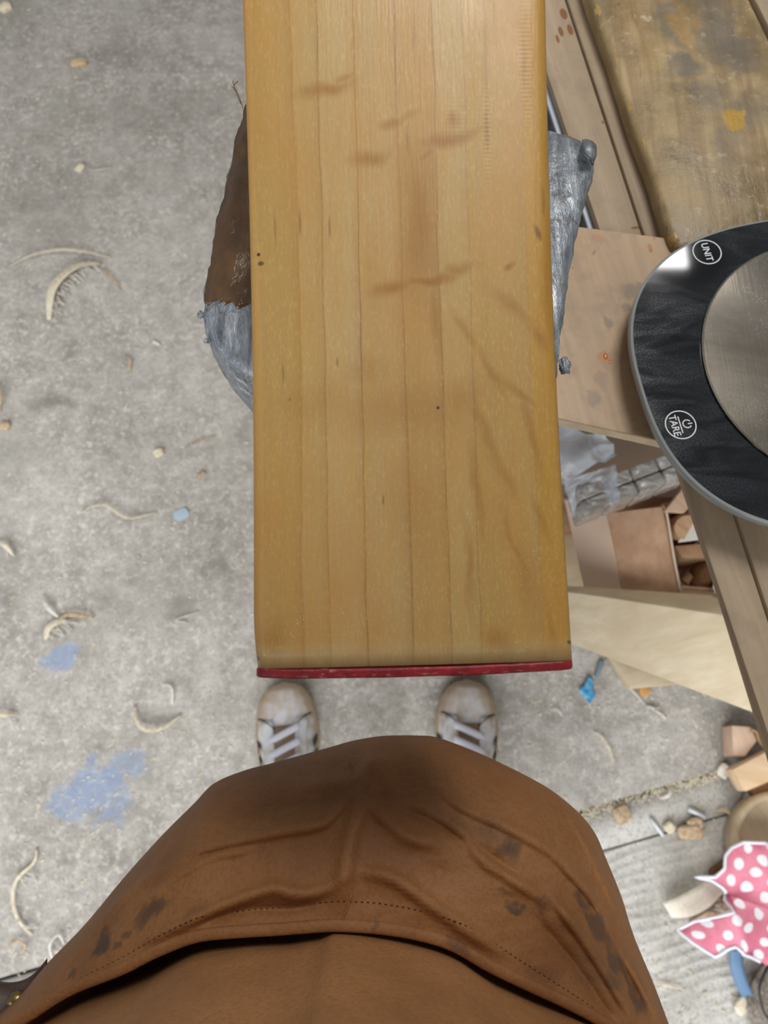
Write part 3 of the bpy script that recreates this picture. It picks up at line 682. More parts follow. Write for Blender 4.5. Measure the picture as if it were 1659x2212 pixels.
tube('cut_edge', catmull([a3(1431, 1092, .6235), a3(1440, 1110, .622), a3(1455, 1200, .598), a3(1470, 1280, .574)], 20), .0016, Mat('card_edge', C(214, 196, 172), .8).m, box, 6)
# offcuts inside the box
M_off = wood('offcut_wood', C(206, 170, 134), C(176, 136, 100), None, .9, 1.1, .7, .3).m
M_offd = wood('dark_offcut', C(140, 100, 66), C(104, 70, 44), None, .3, 1.1, .75, .3).m
def logpiece(name, px, py, z, r, l, axis, mat, label):
    c0 = a3(px, py, z); ax = Vector(axis).normalized(); a = ax.cross(Vector((0, 1, 0))).normalized(); b = ax.cross(a)
    rows = [[c0 + ax * d + (a * cos(2 * pi * k / 28) + b * sin(2 * pi * k / 28)) * r * f * (1 + .05 * mnoise.noise(Vector((k, 3, d * 9)))) for k in range(28)] for f, d in ((.9, 0), (1, -.003), (1, -l))]
    o = autosmooth(grid(name, rows, mat, None, True, 0, True)); tag(o, label, 'wood offcut'); return o
logpiece('log_offcut', 1484, 1140, .605, .0155, .05, (-.1, -.3, .9), M_off, 'round-ended wood offcut poking out of the open cardboard box')
paper = Mat('white_paper', C(232, 228, 222), .8).m
o = quad('paper_scrap', [a3(1492, 1120, .607), a3(1522, 1128, .615), a3(1520, 1165, .609), a3(1464, 1172, .597)], paper, None, .0008); tag(o, 'white paper scrap behind the round-ended offcut in the cardboard box', 'paper')
o = quad('wood_offcut', [a3(1436, 1104, .628), a3(1478, 1050, .634), a3(1512, 1070, .632), a3(1478, 1108, .626)], wood('peach_wood', C(222, 190, 160), C(200, 164, 130), None, .9, 1, .7, .2).m, None, .008); tag(o, 'pale peach wood strip across the top of the cardboard box', 'wood offcut')
o = prism('wood_offcut', polyat([(1456, 1178), (1530, 1172), (1546, 1208), (1474, 1206)], .57), .05, M_off, None, .003); tag(o, 'square tan wood block below the paper scrap in the cardboard box', 'wood offcut')
def arcpiece(name, pts, wd, mat, label, cat, grp=None, th=.003, up=(0, 0, 1)):
    P = catmull(pts, 24); rows = []
    U = Vector(up)
    for s in (-1, 1):
        r = []
        for i, p in enumerate(P):
            r.append(p + U * s * wd / 2)
        rows.append(r)
    o = grid(name, rows, mat, None, thick=th); tag(o, label, cat, grp); return o
arcpiece('curved_offcut', [a3(1500, 1262, .55), a3(1518, 1238, .56), a3(1545, 1222, .565), a3(1570, 1218, .565)], .03, M_offd, 'dark curved wood strip low in the cardboard box', 'wood offcut', None, .012, (.1, -.6, .8))
arcpiece('curved_offcut', [a3(1478, 1258, .54), a3(1505, 1232, .55), a3(1530, 1215, .555)], .02, M_off, 'tan wood strip curling beside the darkest gap in the cardboard box', 'wood offcut', None, .008, (.2, -.5, .8))
crumple('paper_scrap', a3(1553, 1268, .595), .006, 3, paper, None, (1, 1.6, .8)); tag(bpy.context.scene.objects['paper_scrap.001'], 'small white scrap in the lower corner of the cardboard box', 'paper')
# plastic wrapped bundle
M = Mat('clear_wrap', rough=.25)
wv = M.noise(M.map(None, sc=(1, 2, 1)), 55, 4, .6, 1.)
M.set('Base Color', M.ramp(wv, [(.36, C(146, 138, 130)), (.55, C(184, 180, 176)), (.72, C(232, 234, 236))])); M.set('Coat Weight', .6); M.set('Coat Roughness', .15); M.bump(wv, .6, .004)
M_wrap = M.m
pc = thing('wrapped_bundle', a3(1350, 1060, .66), 'bundle of grey blocks wrapped in clear plastic, lying on the cardboard box', 'package')
q4 = [a3(1246, 1052, .69), a3(1470, 968, .69), a3(1500, 1020, .69), a3(1262, 1112, .69)]
def bil(u, v): return (q4[0] * (1 - u) + q4[1] * u) * (1 - v) + (q4[3] * (1 - u) + q4[2] * u) * v
for i in range(4):
    for j in range(2):
        u0, u1, v0, v1 = i / 4 + .006, (i + 1) / 4 - .006, j / 2 + .012, (j + 1) / 2 - .012
        prism('wrapped_block', [bil(u0, v0), bil(u1, v0), bil(u1, v1), bil(u0, v1)], .048, M_wrap, pc, .003)
def sheetgrid(name, P00, P10, P11, P01, nu, nv2, amp, fr_, mat, parent, thick=.0006, seed=0.):
    rows = []
    for j in range(nv2):
        v = j / (nv2 - 1); r = []
        for i in range(nu):
            u = i / (nu - 1); p = (P00 * (1 - u) + P10 * u) * (1 - v) + (P01 * (1 - u) + P11 * u) * v
            d = 1 - abs(2 * abs(mnoise.noise(Vector((p.x * fr_, p.y * fr_, p.z * fr_ + seed)))) * 2 - 1)
            r.append(p + Vector((.4 * mnoise.noise(p * fr_ + Vector((3, seed, 0))), .4 * mnoise.noise(p * fr_ + Vector((seed, 8, 0))), d)) * amp)
        rows.append(r)
    return grid(name, rows, mat, parent, thick=thick)
M_film = Mat('plastic_film', C(214, 220, 228), .22, Alpha=.55)
M_film.set('Alpha', M_film.ramp(M_film.noise(None, 30, 4, .6, 1.), [(.35, .25), (.65, .8)])); M_film.bump(M_film.noise(None, 60, 4), .5, .003); M_film = M_film.m
sheetgrid('plastic_wrap', a3(1215, 1040, .688), a3(1330, 1004, .694), a3(1338, 1085, .694), a3(1236, 1118, .65), 30, 24, .004, 40, M_film, pc)['label'] = 'crumpled clear film at the bundle end'
o = sheetgrid('plastic_bag', a3(1200, 918, .72), a3(1300, 940, .72), a3(1330, 985, .70), a3(1205, 1050, .70), 40, 30, .012, 26, M_film, None, seed=4.); tag(o, 'crumpled clear plastic bag between the bat and the wrapped bundle', 'plastic bag')
o = prism('gap_shadow_sheet', polyat([(1170, 905), (1480, 930), (1500, 1075), (1180, 1075)], .60), .006, Mat('shaded_card', C(156, 132, 112), .8).m, None, .001); tag(o, 'flat brown sheet added for the inner shadow behind the wrapped bundle', 'cardboard')  # sheet put in for the dark inside shadow beneath the plywood
for i, (px, py) in enumerate(((1180, 1000), (1480, 1000))): pass
o = prism('carton', [Vector((p.x, p.y, .5935)) for p in polyat([(1190, 915), (1470, 938), (1480, 1060), (1200, 1060)], .594)], .182, M_card, None, .002); tag(o, 'closed brown carton under the flat shadow sheet', 'box')

# ================================================================== PERSON
M = Mat('brown_canvas', rough=.78)
fz = M.noise(None, 520, 3, .6); lo = M.noise(None, 14, 4, .55); wvx = M.noise(M.map(None, sc=(1, .25, .25)), 900, 2)
col = M.ramp(lo, [(.36, C(150, 103, 58)), (.62, C(174, 122, 74))])
col = M.mix(M.ramp(fz, [(.35, .35), (.55, 0.)]), col, C(132, 84, 48))
M_bib = M
def cloth_cols(M, zc, spots):
    nv = M.vadd(M.pos, M.noisec(None, 70, 4), .016); nv = M.vadd(nv, (1, 1, 1), -.008)
    o = None
    for px, py, rx, ry, a, k in spots:
        q = dep(px, py, zc(py)); m = M.map(nv, tuple(q), (0, 0, R(a)), (rx * zc(py) / FPX, ry * zc(py) / FPX * 1.3, .07), 'TEXTURE')
        l = M.n('ShaderNodeVectorMath', {0: m}, operation='LENGTH').outputs['Value']
        b = M.math('MULTIPLY', M.n('ShaderNodeMapRange', {0: l, 1: 1.15, 2: .4, 3: 0., 4: 1.}, interpolation_type='SMOOTHSTEP').outputs[0], k)
        o = b if o is None else M.math('MAXIMUM', o, b)
    return o
M.set('Base Color', col); M.bump(M.math('ADD', fz, wvx), .35, .0008); M_bib = M.m
M = Mat('stained_canvas', rough=.7)
fz = M.noise(None, 520, 3, .6); lo = M.noise(None, 16, 4, .55)
col = M.ramp(lo, [(.36, C(126, 80, 40)), (.62, C(152, 103, 58))])
col = M.mix(M.ramp(fz, [(.35, .3), (.55, 0.)]), col, C(108, 64, 34))
zc_ = lambda py: .413 - (py - 1592) / (2010 - 1592) * .065 if py < 2010 else .348
spots = [(1078, 1825, 30, 26, -30, .95), (1040, 1780, 60, 24, -20, .5), (1020, 1945, 12, 22, 60, .0), (1095, 1945, 26, 10, -30, .9), (1062, 1905, 30, 8, -15, .6), (1150, 1940, 22, 12, -30, .45), (985, 2020, 55, 12, -35, .6), (360, 1950, 60, 12, 35, .85), (240, 2035, 26, 16, 40, .95), (230, 2020, 14, 8, 30, .7), (275, 2025, 10, 8, 30, .7), (290, 2000, 20, 8, 30, .6), (175, 2095, 22, 8, 35, .7), (460, 1945, 40, 12, 35, .35), (815, 1960, 12, 14, 0, .5), (1260, 1935, 34, 12, -50, .8), (1300, 2010, 70, 14, -55, .8), (1350, 2100, 80, 14, -60, .8), (1320, 2120, 34, 20, -50, .6), (1390, 2170, 50, 12, -60, .8), (770, 1662, 14, 8, 20, .5), (980, 1770, 70, 20, -15, .4), (1270, 2090, 60, 40, -50, .25), (880, 1870, 14, 10, 0, .3), (880, 1680, 90, 30, 0, .2), (1160, 2090, 40, 14, -30, .3)]
col = M.mix(M.math('MULTIPLY', cloth_cols(M, zc_, spots), .8), col, C(58, 47, 42))
M.set('Base Color', col); M.bump(M.math('ADD', fz, M.noise(None, 70, 3)), .35, .001); M_pocket = M.m

person = thing('person', Vector((-.015, -.17, 0)), 'person in a stained brown canvas apron and white trainers, looking down', 'person')
hem_px = [(-70, 2262), (42, 2212), (148, 2146), (262, 2100), (338, 2062), (422, 2030), (506, 2020), (600, 2014), (690, 2007), (732, 2006), (817, 2011), (904, 2025), (980, 2049), (1061, 2095), (1142, 2134), (1224, 2172), (1300, 2212), (1400, 2275)]
crs_px = [(-40, 2230), (46, 2151), (105, 2083), (186, 1999), (270, 1898), (350, 1809), (422, 1737), (464, 1695), (527, 1668), (591, 1651), (700, 1621), (760, 1604), (809, 1595), (844, 1592), (900, 1592), (947, 1597), (1034, 1630), (1088, 1655), (1142, 1682), (1197, 1715), (1251, 1761), (1284, 1804), (1305, 1853), (1338, 1934), (1360, 2005), (1376, 2048), (1408, 2124), (1441, 2212), (1470, 2290)]
NS = 260
hem = catmull([(a, b, 0) for a, b in hem_px], NS); crs = catmull([(a, b, 0) for a, b in crs_px], NS)
def zhem(s): return .322 + .02 * abs(2 * s - 1) ** 2
def zcrs(s): return .413 - .035 * abs(2 * s - 1) ** 2
creases = [([(180, 2060), (270, 1940), (380, 1864), (464, 1830), (590, 1800), (697, 1780), (735, 1745), (790, 1690)], .0022, 9),
 ([(300, 2040), (358, 2012), (506, 1948), (590, 1919), (633, 1931), (697, 1923), (740, 1895)], .0022, 10),
 ([(780, 1715), (870, 1800), (960, 1830)], .0018, 12), ([(930, 1690), (1000, 1745), (1090, 1785), (1200, 1850), (1290, 1945)], .002, 10),
 ([(778, 1880), (850, 1898), (925, 1950), (1010, 2010), (1090, 2062)], .0026, 11), ([(950, 1765), (1000, 1805), (1050, 1865), (1090, 1890), (1180, 1950)], .0022, 9),
 ([(1210, 1865), (1275, 1940), (1330, 2045), (1385, 2130), (1425, 2212)], .0026, 9), ([(1195, 1715), (1250, 1795), (1305, 1910), (1355, 2010)], .0022, 8),
 ([(1185, 1930), (1260, 2030), (1330, 2140), (1370, 2212)], .0024, 9), ([(1240, 1900), (1300, 1990), (1360, 2110), (1400, 2190)], -.0022, 8), ([(1140, 1965), (1230, 2070), (1300, 2170), (1340, 2230)], -.0018, 12), ([(735, 1960), (745, 1890), (760, 1800), (800, 1690), (809, 1600)], .0022, 16),
 ([(150, 2100), (300, 1930), (420, 1850), (520, 1830)], -.0018, 12), ([(640, 1700), (760, 1690), (800, 1650), (880, 1640)], .0016, 14), ([(420, 2000), (520, 1965), (640, 1960), (720, 1940)], -.002, 14), ([(850, 1740), (960, 1790), (1060, 1850), (1120, 1900)], -.0018, 12), ([(230, 2010), (330, 1905), (430, 1850)], .0014, 8), ([(300, 1960), (430, 1865), (560, 1830)], .0012, 8)]
creases = [([Vector((a, b)) for a, b in [(q.x, q.y) for q in catmull([(x, y, 0) for x, y in c[0]], 24)]], c[1], c[2]) for c in creases]
def crease_h(px, py):
    q = Vector((px, py)); h = 0.
    for pl, a, wd in creases:
        best = 1e9; bi = 0.
        for i in range(len(pl) - 1):
            ab = pl[i + 1] - pl[i]; t = max(0., min(1., (q - pl[i]).dot(ab) / ab.length_squared)); d = (pl[i] + ab * t - q).length_squared
            if d < best: best = d; bi = i + t
        d = math.sqrt(best)
        if d < wd * 6:
            e = min(1, min(bi, 23 - bi) / 5 + .15); h += 1.9 * a * e * (math.exp(-(d / wd) ** 2) + .45 * math.exp(-(d / (wd * 2.6)) ** 2))
    return h
NT = 90
rows = []; CAMP = Vector((0, 0, CAMZ))
for j in range(NT + 1):
    t = j / NT; r = []
    for i in range(NS):
        s = i / (NS - 1)
        Hh = dep(hem[i].x, hem[i].y, zhem(s)); Cc = dep(crs[i].x, crs[i].y, zcrs(s))
        K = dep(crs[i].x, crs[i].y, zhem(s) + .022); K = K.lerp(Hh, .12)
        p = Hh * (1 - t) ** 2 + K * 2 * t * (1 - t) + Cc * t * t
        x, y = proj(p); n = (CAMP - p).normalized()
        e = min(1, t * 10) * min(1, (1 - t) * 7 + .0)
        h = crease_h(x, y) * min(1., (1 - t) * 8) + .0016 * mnoise.noise(Vector((x * .006, y * .009, 1))) * e + .0007 * mnoise.noise(Vector((x * .018, y * .03, 7))) * e
        r.append(p + n * h)
    rows.append(r)
# below the crest the pocket rounds under and the apron skirt hangs to the knees
for k in range(1, 31):
    r = []
    for i in range(NS):
        s = i / (NS - 1); Cc = rows[NT][i]; d = ray(crs[i].x, crs[i].y)
        u = k / 30; drop = .5 * u ** 1.15
        inx = (1 - math.exp(-drop * 14))
        c0 = Vector((-.015, -.12, 0)); out_ = Vector((Cc.x - c0.x, Cc.y - c0.y, 0))
        p = Cc - out_ * (.10 * inx * sin(pi * s)) + Vector((0, 0, -drop))
        p += out_.normalized() * .006 * math.sin(s * 40 + 2) * u
        r.append(p)
    rows.append(r)
ap = grid('apron_pocket', rows, M_pocket, person, thick=.0016); ap['label'] = 'sagging stained front of the brown apron with its pouch pocket'
# rolled hem and stitching
M_hem = M_bib
hp = [rows[0][i] + (CAMP - rows[0][i]).normalized() * .0005 + Vector((0, .0012, .0004)) for i in range(0, NS, 2)]
o = tube('pocket_hem', hp, .0025, M_pocket, person, 12, None, .55)
bm = bmesh.new()
for i in range(4, NS - 4, 2):
    a = rows[7][i] + (CAMP - rows[7][i]).normalized() * .0011; b = rows[7][i + 1] + (CAMP - rows[7][i + 1]).normalized() * .0011
    tube('', [a, a.lerp(b, .8)], .00022, None, None, 4, bm)
from_bm('stitching', bm, Mat('brown_thread', C(78, 44, 26), .8).m, person)['label'] = 'dark stitched line along the hem'
bm = bmesh.new(); ci = min(range(NS), key=lambda i: abs(hem[i].x - 732))
tube('', [rows[j][ci] + (CAMP - rows[j][ci]).normalized() * .0012 for j in range(1, 10)], .0005, None, None, 5, bm)
from_bm('pocket_seam', bm, M_pocket, person)
# bib behind the pocket
def gap(x):
    pts = [(-100, .004), (60, .005), (180, .010), (300, .011), (400, .007), (520, .006), (620, .008), (690, .0065), (722, .0012), (760, .0012), (820, .0022), (900, .003), (1000, .0032), (1080, .006), (1180, .0055), (1300, .003), (1420, .003)]
    for (a, b), (c, d) in zip(pts, pts[1:]):
        if x <= c: return b + (d - b) * max(0, (x - a) / (c - a))
    return .003
rows2 = []
for j in range(70):
    r = []
    for i in range(0, NS, 2):
        Hh = dep(hem[i].x, hem[i].y, zhem(i / (NS - 1))); o_ = Vector((Hh.x + .015, Hh.y + .30, 0)).normalized(); dz = -.42 + .70 * (j / 69)
        p = Hh - o_ * (gap(hem[i].x) * .62 + .0030 + (.10 * dz if dz > 0 else .035 * dz) + .25 * max(0, dz - .10)) + Vector((0, 0, dz))
        r.append(p + o_ * .0014 * mnoise.noise(Vector((p.x * 22, p.z * 26, 2))))
    rows2.append(r)
grid('apron_bib', rows2, M_bib, person, thick=.0016)['label'] = 'cleaner brown apron bib above the pocket'
# strap with a rivet at the hip
M_str = Mat('dark_leather', C(66, 46, 36), .6); M_str.bump(M_str.noise(None, 300, 3), .4, .001)
sp_ = [(-60, 2120), (-10, 2124), (40, 2122), (68, 2110), (96, 2075)]
rowsS = [[dep(a, b + dy, .386) + Vector((0, 0, .002 * sin(a * .05))) for a, b in [(q.x, q.y) for q in catmull([(x, y, 0) for x, y in sp_], 20)]] for dy in (0, 25, 50, 75, 98)]
o = grid('apron_strap', rowsS, M_str.m, person, thick=.003); o['label'] = 'dark leather side strap with a brass rivet'
bm = bmesh.new(); rc = dep(34, 2160, .377)
bmesh.ops.create_uvsphere(bm, u_segments=20, v_segments=10, radius=1, matrix=Matrix.Translation(rc) @ Matrix.Diagonal((.0042, .0036, .0026, 1)))
rv = from_bm('rivet', bm, Mat('brass', C(150, 128, 86), .35, Metallic=1.).m, None); rv.parent = o; rv['label'] = 'small round brass rivet'

# body: one continuous skinned surface
M_cloth = Mat('navy_work_clothes', C(44, 46, 54), .85); M_cloth.bump(M_cloth.noise(None, 60, 4), .5, .004)
M_skin = Mat('skin', C(206, 160, 134), .5, Subsurface_Weight=.1).m
M_hair = Mat('dark_hair', C(52, 38, 30), .7).m
J = {'pel': (-.015, -.215, .93, .14, .09), 'wai': (-.015, -.235, 1.06, .135, .085), 'che': (-.015, -.255, 1.24, .17, .09), 'nb': (-.015, -.25, 1.41, .075, .06), 'nk': (-.015, -.205, 1.50, .05, .05), 'hd': (-.015, -.14, 1.60, .07, .085), 'tp': (-.015, -.125, 1.69, .055, .065)}
for s, sx in (('l', -1), ('r', 1)):
    fx = -.185 if sx < 0 else .155
    J.update({s + 'hp': (-.015 + sx * .10, -.215, .86, .085, .085), s + 'kn': (-.02 + sx * .125, -.14, .50, .058, .058), s + 'an': (fx + sx * .012, -.075, .115, .040, .040),
              s + 'sh': (-.015 + sx * .20, -.26, 1.38, .07, .07), s + 'el': (-.015 + sx * .29, -.20, 1.13, .042, .042), s + 'wr': (-.01 + sx * .085, -.085, 1.43, .026, .026), s + 'pa': (-.005 + sx * .068, -.055, 1.475, .03, .016)})
names = list(J); E_ = [('pel', 'wai'), ('wai', 'che'), ('che', 'nb'), ('nb', 'nk'), ('nk', 'hd'), ('hd', 'tp')]
for s in 'lr': E_ += [('pel', s + 'hp'), (s + 'hp', s + 'kn'), (s + 'kn', s + 'an'), ('che', s + 'sh'), (s + 'sh', s + 'el'), (s + 'el', s + 'wr'), (s + 'wr', s + 'pa')]
# five fingers per hand rooted in the palm
for s, sx in (('l', -1), ('r', 1)):
    px0, py0, pz0 = J[s + 'pa'][:3]
    for k, (dx, L) in enumerate(((.022, .8), (.008, 1.), (-.006, 1.), (-.02, .85))):
        a = (px0 + sx * dx, py0 + .012, pz0 + .035, .0085, .0085); b = (px0 + sx * dx - sx * .012, py0 + .03, pz0 + .035 + .03 * L, .0078, .0078); c = (px0 + sx * dx - sx * .03, py0 + .034, pz0 + .04 + .045 * L, .0065, .0065)
        for q, nm in ((a, 'a'), (b, 'b'), (c, 'c')): J[s + 'f%d' % k + nm] = q
        E_ += [(s + 'pa', s + 'f%da' % k), (s + 'f%da' % k, s + 'f%db' % k), (s + 'f%db' % k, s + 'f%dc' % k)]
    J[s + 'ta'] = (px0 - sx * .03, py0 + .004, pz0 + .008, .0095, .0095); J[s + 'tb'] = (px0 - sx * .048, py0 + .018, pz0 + .03, .0085, .0085)
    E_ += [(s + 'wr', s + 'ta'), (s + 'ta', s + 'tb')]
names = list(J)
me = bpy.data.meshes.new('body'); me.from_pydata([J[n][:3] for n in names], [(names.index(a), names.index(b)) for a, b in E_], [])
bo = bpy.data.objects.new('body', me); COL.objects.link(bo)
sk = bo.modifiers.new('skin', 'SKIN'); sk.use_smooth_shade = True
for i, n in enumerate(names): me.skin_vertices[0].data[i].radius = J[n][3:5]; me.skin_vertices[0].data[i].use_root = (n == 'pel')
sb = bo.modifiers.new('sub', 'SUBSURF'); sb.levels = 2; sb.render_levels = 2
bpy.context.view_layer.update()
me2 = bpy.data.meshes.new_from_object(bo.evaluated_get(bpy.context.evaluated_depsgraph_get())); bpy.data.objects.remove(bo)
me2.name = 'body'; me2.materials.clear()
bo = link('body', me2, [M_cloth.m, M_skin], person)
for p in me2.polygons:
    c = p.center; skin = c.z > 1.475 or (c.z > 1.44 and abs(c.x + .015) < .12 and c.y > -.12)
    p.material_index = 1 if skin else 0
for v in me2.vertices:        # a face: brow, nose, mouth, chin turned down towards the floor
    c = v.co
    if c.z > 1.52 and c.y > -.08 and abs(c.x + .015) < .05:
        fx = (c.x + .015); c.y += .022 * math.exp(-(fx / .012) ** 2 - ((c.z - 1.595) / .016) ** 2) - .007 * (math.exp(-((fx - .03) / .012) ** 2 - ((c.z - 1.62) / .01) ** 2) + math.exp(-((fx + .03) / .012) ** 2 - ((c.z - 1.60) / .01) ** 2)) + .005 * math.exp(-(fx / .02) ** 2 - ((c.z - 1.565) / .006) ** 2)
bm = bmesh.new(); bmesh.ops.create_uvsphere(bm, u_segments=24, v_segments=16, radius=1, matrix=Matrix.Translation((-.015, -.155, 1.65)) @ Matrix.Diagonal((.088, .10, .085, 1)))
bmesh.ops.delete(bm, geom=[v for v in bm.verts if v.co.z < 1.63 and v.co.y > -.13], context='VERTS')
for v in bm.verts: v.co += v.normal * .006 * mnoise.noise(v.co * 40)
from_bm('hair', bm, M_hair, person)

# the phone that takes the picture, out of view, added to shade the bat's toe end
ph = []
for k, d in ((.96, .0035), (1., .0045), (1., .0105), (.96, .0115)):
    ph.append([Vector((0, 0, CAMZ)) + MC @ Vector((.036 * k * math.copysign(abs(cos(t)) ** .25, cos(t)), -.055 + .073 * k * math.copysign(abs(sin(t)) ** .18, sin(t)), d)) for t in [2 * pi * i / 64 for i in range(64)]])
tag(autosmooth(grid('phone', ph, Mat('phone_body', C(30, 30, 34), .3), None, True, 0, True)), 'slim dark unseen phone held over the bat, added to shade its toe', 'phone')
# shoes
M = Mat('worn_white_leather', rough=.55)
n1 = M.noise(None, 40, 4, .6); 
M.set('Base Color', M.mix(M.ramp(n1, [(.42, 0.), (.66, .8)]), C(222, 222, 226), C(188, 170, 146))); M.bump(M.noise(None, 120, 3), .3, .001); M_lea = M.m
M = Mat('dirty_toe_rubber', rough=.6)
M.set('Base Color', M.mix(M.ramp(M.noise(None, 50, 4), [(.4, 0.), (.65, .7)]), C(220, 218, 222), C(190, 172, 150))); tcz = M.n('ShaderNodeMapRange', {0: M.sep()[2], 1: .053, 2: .041, 3: 0., 4: .85}).outputs[0]
M.set('Base Color', M.mix(M.math('MULTIPLY', tcz, 1.), M.b.inputs['Base Color'].links[0].from_socket, C(172, 146, 116))); M_toe = M.m
M_sole = Mat('grubby_sole', C(176, 152, 122), .8).m; M_lace = Mat('white_lace', C(214, 212, 222), .8); M_lace.bump(M_lace.noise(None, 900, 2), .4, .0006); M_lace = M_lace.m
M_tong = Mat('brown_tongue', C(150, 126, 104), .8).m; M_bst = Mat('black_stripe', C(30, 32, 36), .5).m; M_in = Mat('dark_shoe_trim', C(60, 56, 54), .8).m  # last one is a dark grey for the toe cap seams
WY = [(0, .004), (-.004, .020), (-.012, .033), (-.028, .044), (-.05, .0505), (-.085, .0535), (-.12, .052), (-.16, .046), (-.20, .041), (-.25, .038), (-.275, .030), (-.288, .014)]
HY = [(0, .020), (-.004, .034), (-.012, .042), (-.028, .047), (-.05, .050), (-.085, .058), (-.12, .072), (-.16, .088), (-.20, .098), (-.25, .10), (-.275, .098), (-.288, .09)]
def ip(T, y):
    for (a, b), (c, d) in zip(T, T[1:]):
        if c <= y <= a: return b + (d - b) * (a - y) / (a - c)
    return T[-1][1]
def shoe(px, py, ang, inner, label):
    q = at(px, py, .02); Rm = Matrix.Rotation(ang, 3, 'Z')
    def L(x, y, z): return Rm @ Vector((x, y, z)) + Vector((q.x, q.y, 0))
    ys = [0, -.002, -.005, -.009, -.014, -.02, -.028, -.036, -.045, -.055] + [-.055 - .233 * i / 24 for i in range(1, 25)]
    def sect(y, f=1., off=0.):
        wd = ip(WY, y); h = ip(HY, y); r = []
        for k in range(25):
            a = pi * k / 24; e = 2.6
            cx = math.copysign(abs(cos(a)) ** (2 / e), cos(a)); cz = abs(sin(a)) ** (2 / 2.2)
            r.append((wd * f * cx * (.97 if y < -.1 else 1.), .018 + off + (h - .018) * cz * f))
        return r
    up = grid('shoe', [[L(x, y, z) for x, z in sect(y, .97)] for y in ys], M_lea, person)
    up['label'] = label
    so = [[L(x * k, y, z) for x, y in ([(ip(WY, y) + .003, y) for y in ys] + [(-ip(WY, y) - .003, y) for y in ys[::-1]])] for k, z in ((.97, .001), (1, .004), (1.0, .019), (.985, .0225))]
    def kid(o): o.parent = up; o.location = (0, 0, 0); return o
    kid(grid('sole', so, M_sole, None, True, 0, True))
    # rounded toe cap with ridges
    tr = []
    for i in range(26):
        y = .0012 - .066 * i / 25; yy = min(0, y); r = []
        for k, (x, z) in enumerate(sect(yy, 1.02, .001)):
            rid = .0007 * cos(k * 1.05 * 2) * min(1, i / 6) * (1 if i < 24 else .2)
            yb = y - .020 * (1 - (x / max(.001, ip(WY, yy))) ** 2) * (i / 25)
            r.append(L(x, yb, z + rid + .0012))
        tr.append(r)
    kid(grid('toe_cap', tr, M_toe, None, thick=.0015))
    # tongue and eyestays
    def topz(x, y): 
        wd = ip(WY, y); h = ip(HY, y); c = min(1, abs(x) / wd); return .018 + (h - .018) * (1 - c ** 2.6) ** (1 / 2.2) if c < 1 else .018
    tg = [[L(x, y, topz(x, y) * .985 + .002) for x in [-.02 + .04 * k / 8 for k in range(9)]] for y in [-.078 - .1 * i / 14 for i in range(15)]]
    kid(grid('tongue', tg, M_tong, None, thick=.003))
    for s in (-1, 1):
        ey = [[L(s * (x0 + .012 * k / 5 * 1.7), y, topz(s * (x0 + .012 * k / 5 * 1.7), y) + .0035) for k in range(6)] for y, x0 in [(-.066 - .12 * i / 14, .021 - .004 * sin(i * .25)) for i in range(15)]]
        kid(grid('eyestay', ey, M_lea, None, thick=.0025))
        ar = [L(s * (.047 - .03 * k / 8), -.060 - .022 * (k / 8) ** 1.5, topz(s * (.047 - .03 * k / 8), -.060 - .022 * (k / 8) ** 1.5) + .0035) for k in range(9)]
        kid(tube('cap_seam', ar, .0016, M_in, None, 6))
    for i in range(5):
        y0 = -.092 - .025 * i; sg = 1 if inner > 0 else -1
        P = [L(x * sg, y0 + .010 * (x / .026), topz(x, y0) + .0075) for x in [-.027 + .054 * k / 10 for k in range(11)]]
        bm = bmesh.new(); rr = []
        for j2, p in enumerate(P):
            d = Rm @ Vector((0, 1, 0)); n = Vector((0, 0, 1)); rr.append([bm.verts.new(p + d * a + n * b) for a, b in ((-.0068, 0), (-.006, .0018), (.006, .0018), (.0068, 0), (0, -.0012))])
        for j2 in range(10):
            for k in range(5): bm.faces.new((rr[j2][k], rr[j2][(k + 1) % 5], rr[j2 + 1][(k + 1) % 5], rr[j2 + 1][k]))
        bm.faces.new(rr[0][::-1]); bm.faces.new(rr[-1]); kid(from_bm('lace', bm, M_lace, None))
    for i in range(3):
        for s in (-1, 1):
            y0 = -.101 - .026 * i
            stp = [[L(s * (ip(WY, y0 + dy) + .0005) * (1 - .10 * k / 5), y0 + dy - .012 * k / 5, .021 + .030 * k / 5) for k in range(6)] for dy in (-.006, 0, .006)]
            kid(grid('side_stripe', stp, M_bst, None, thick=.0014))
    return up
shoe(612, 1476, R(7), 1, 'white lace-up trainer with shell toe on the left foot')
shoe(1010, 1470, R(-3), -1, 'white lace-up trainer with shell toe on the right foot')

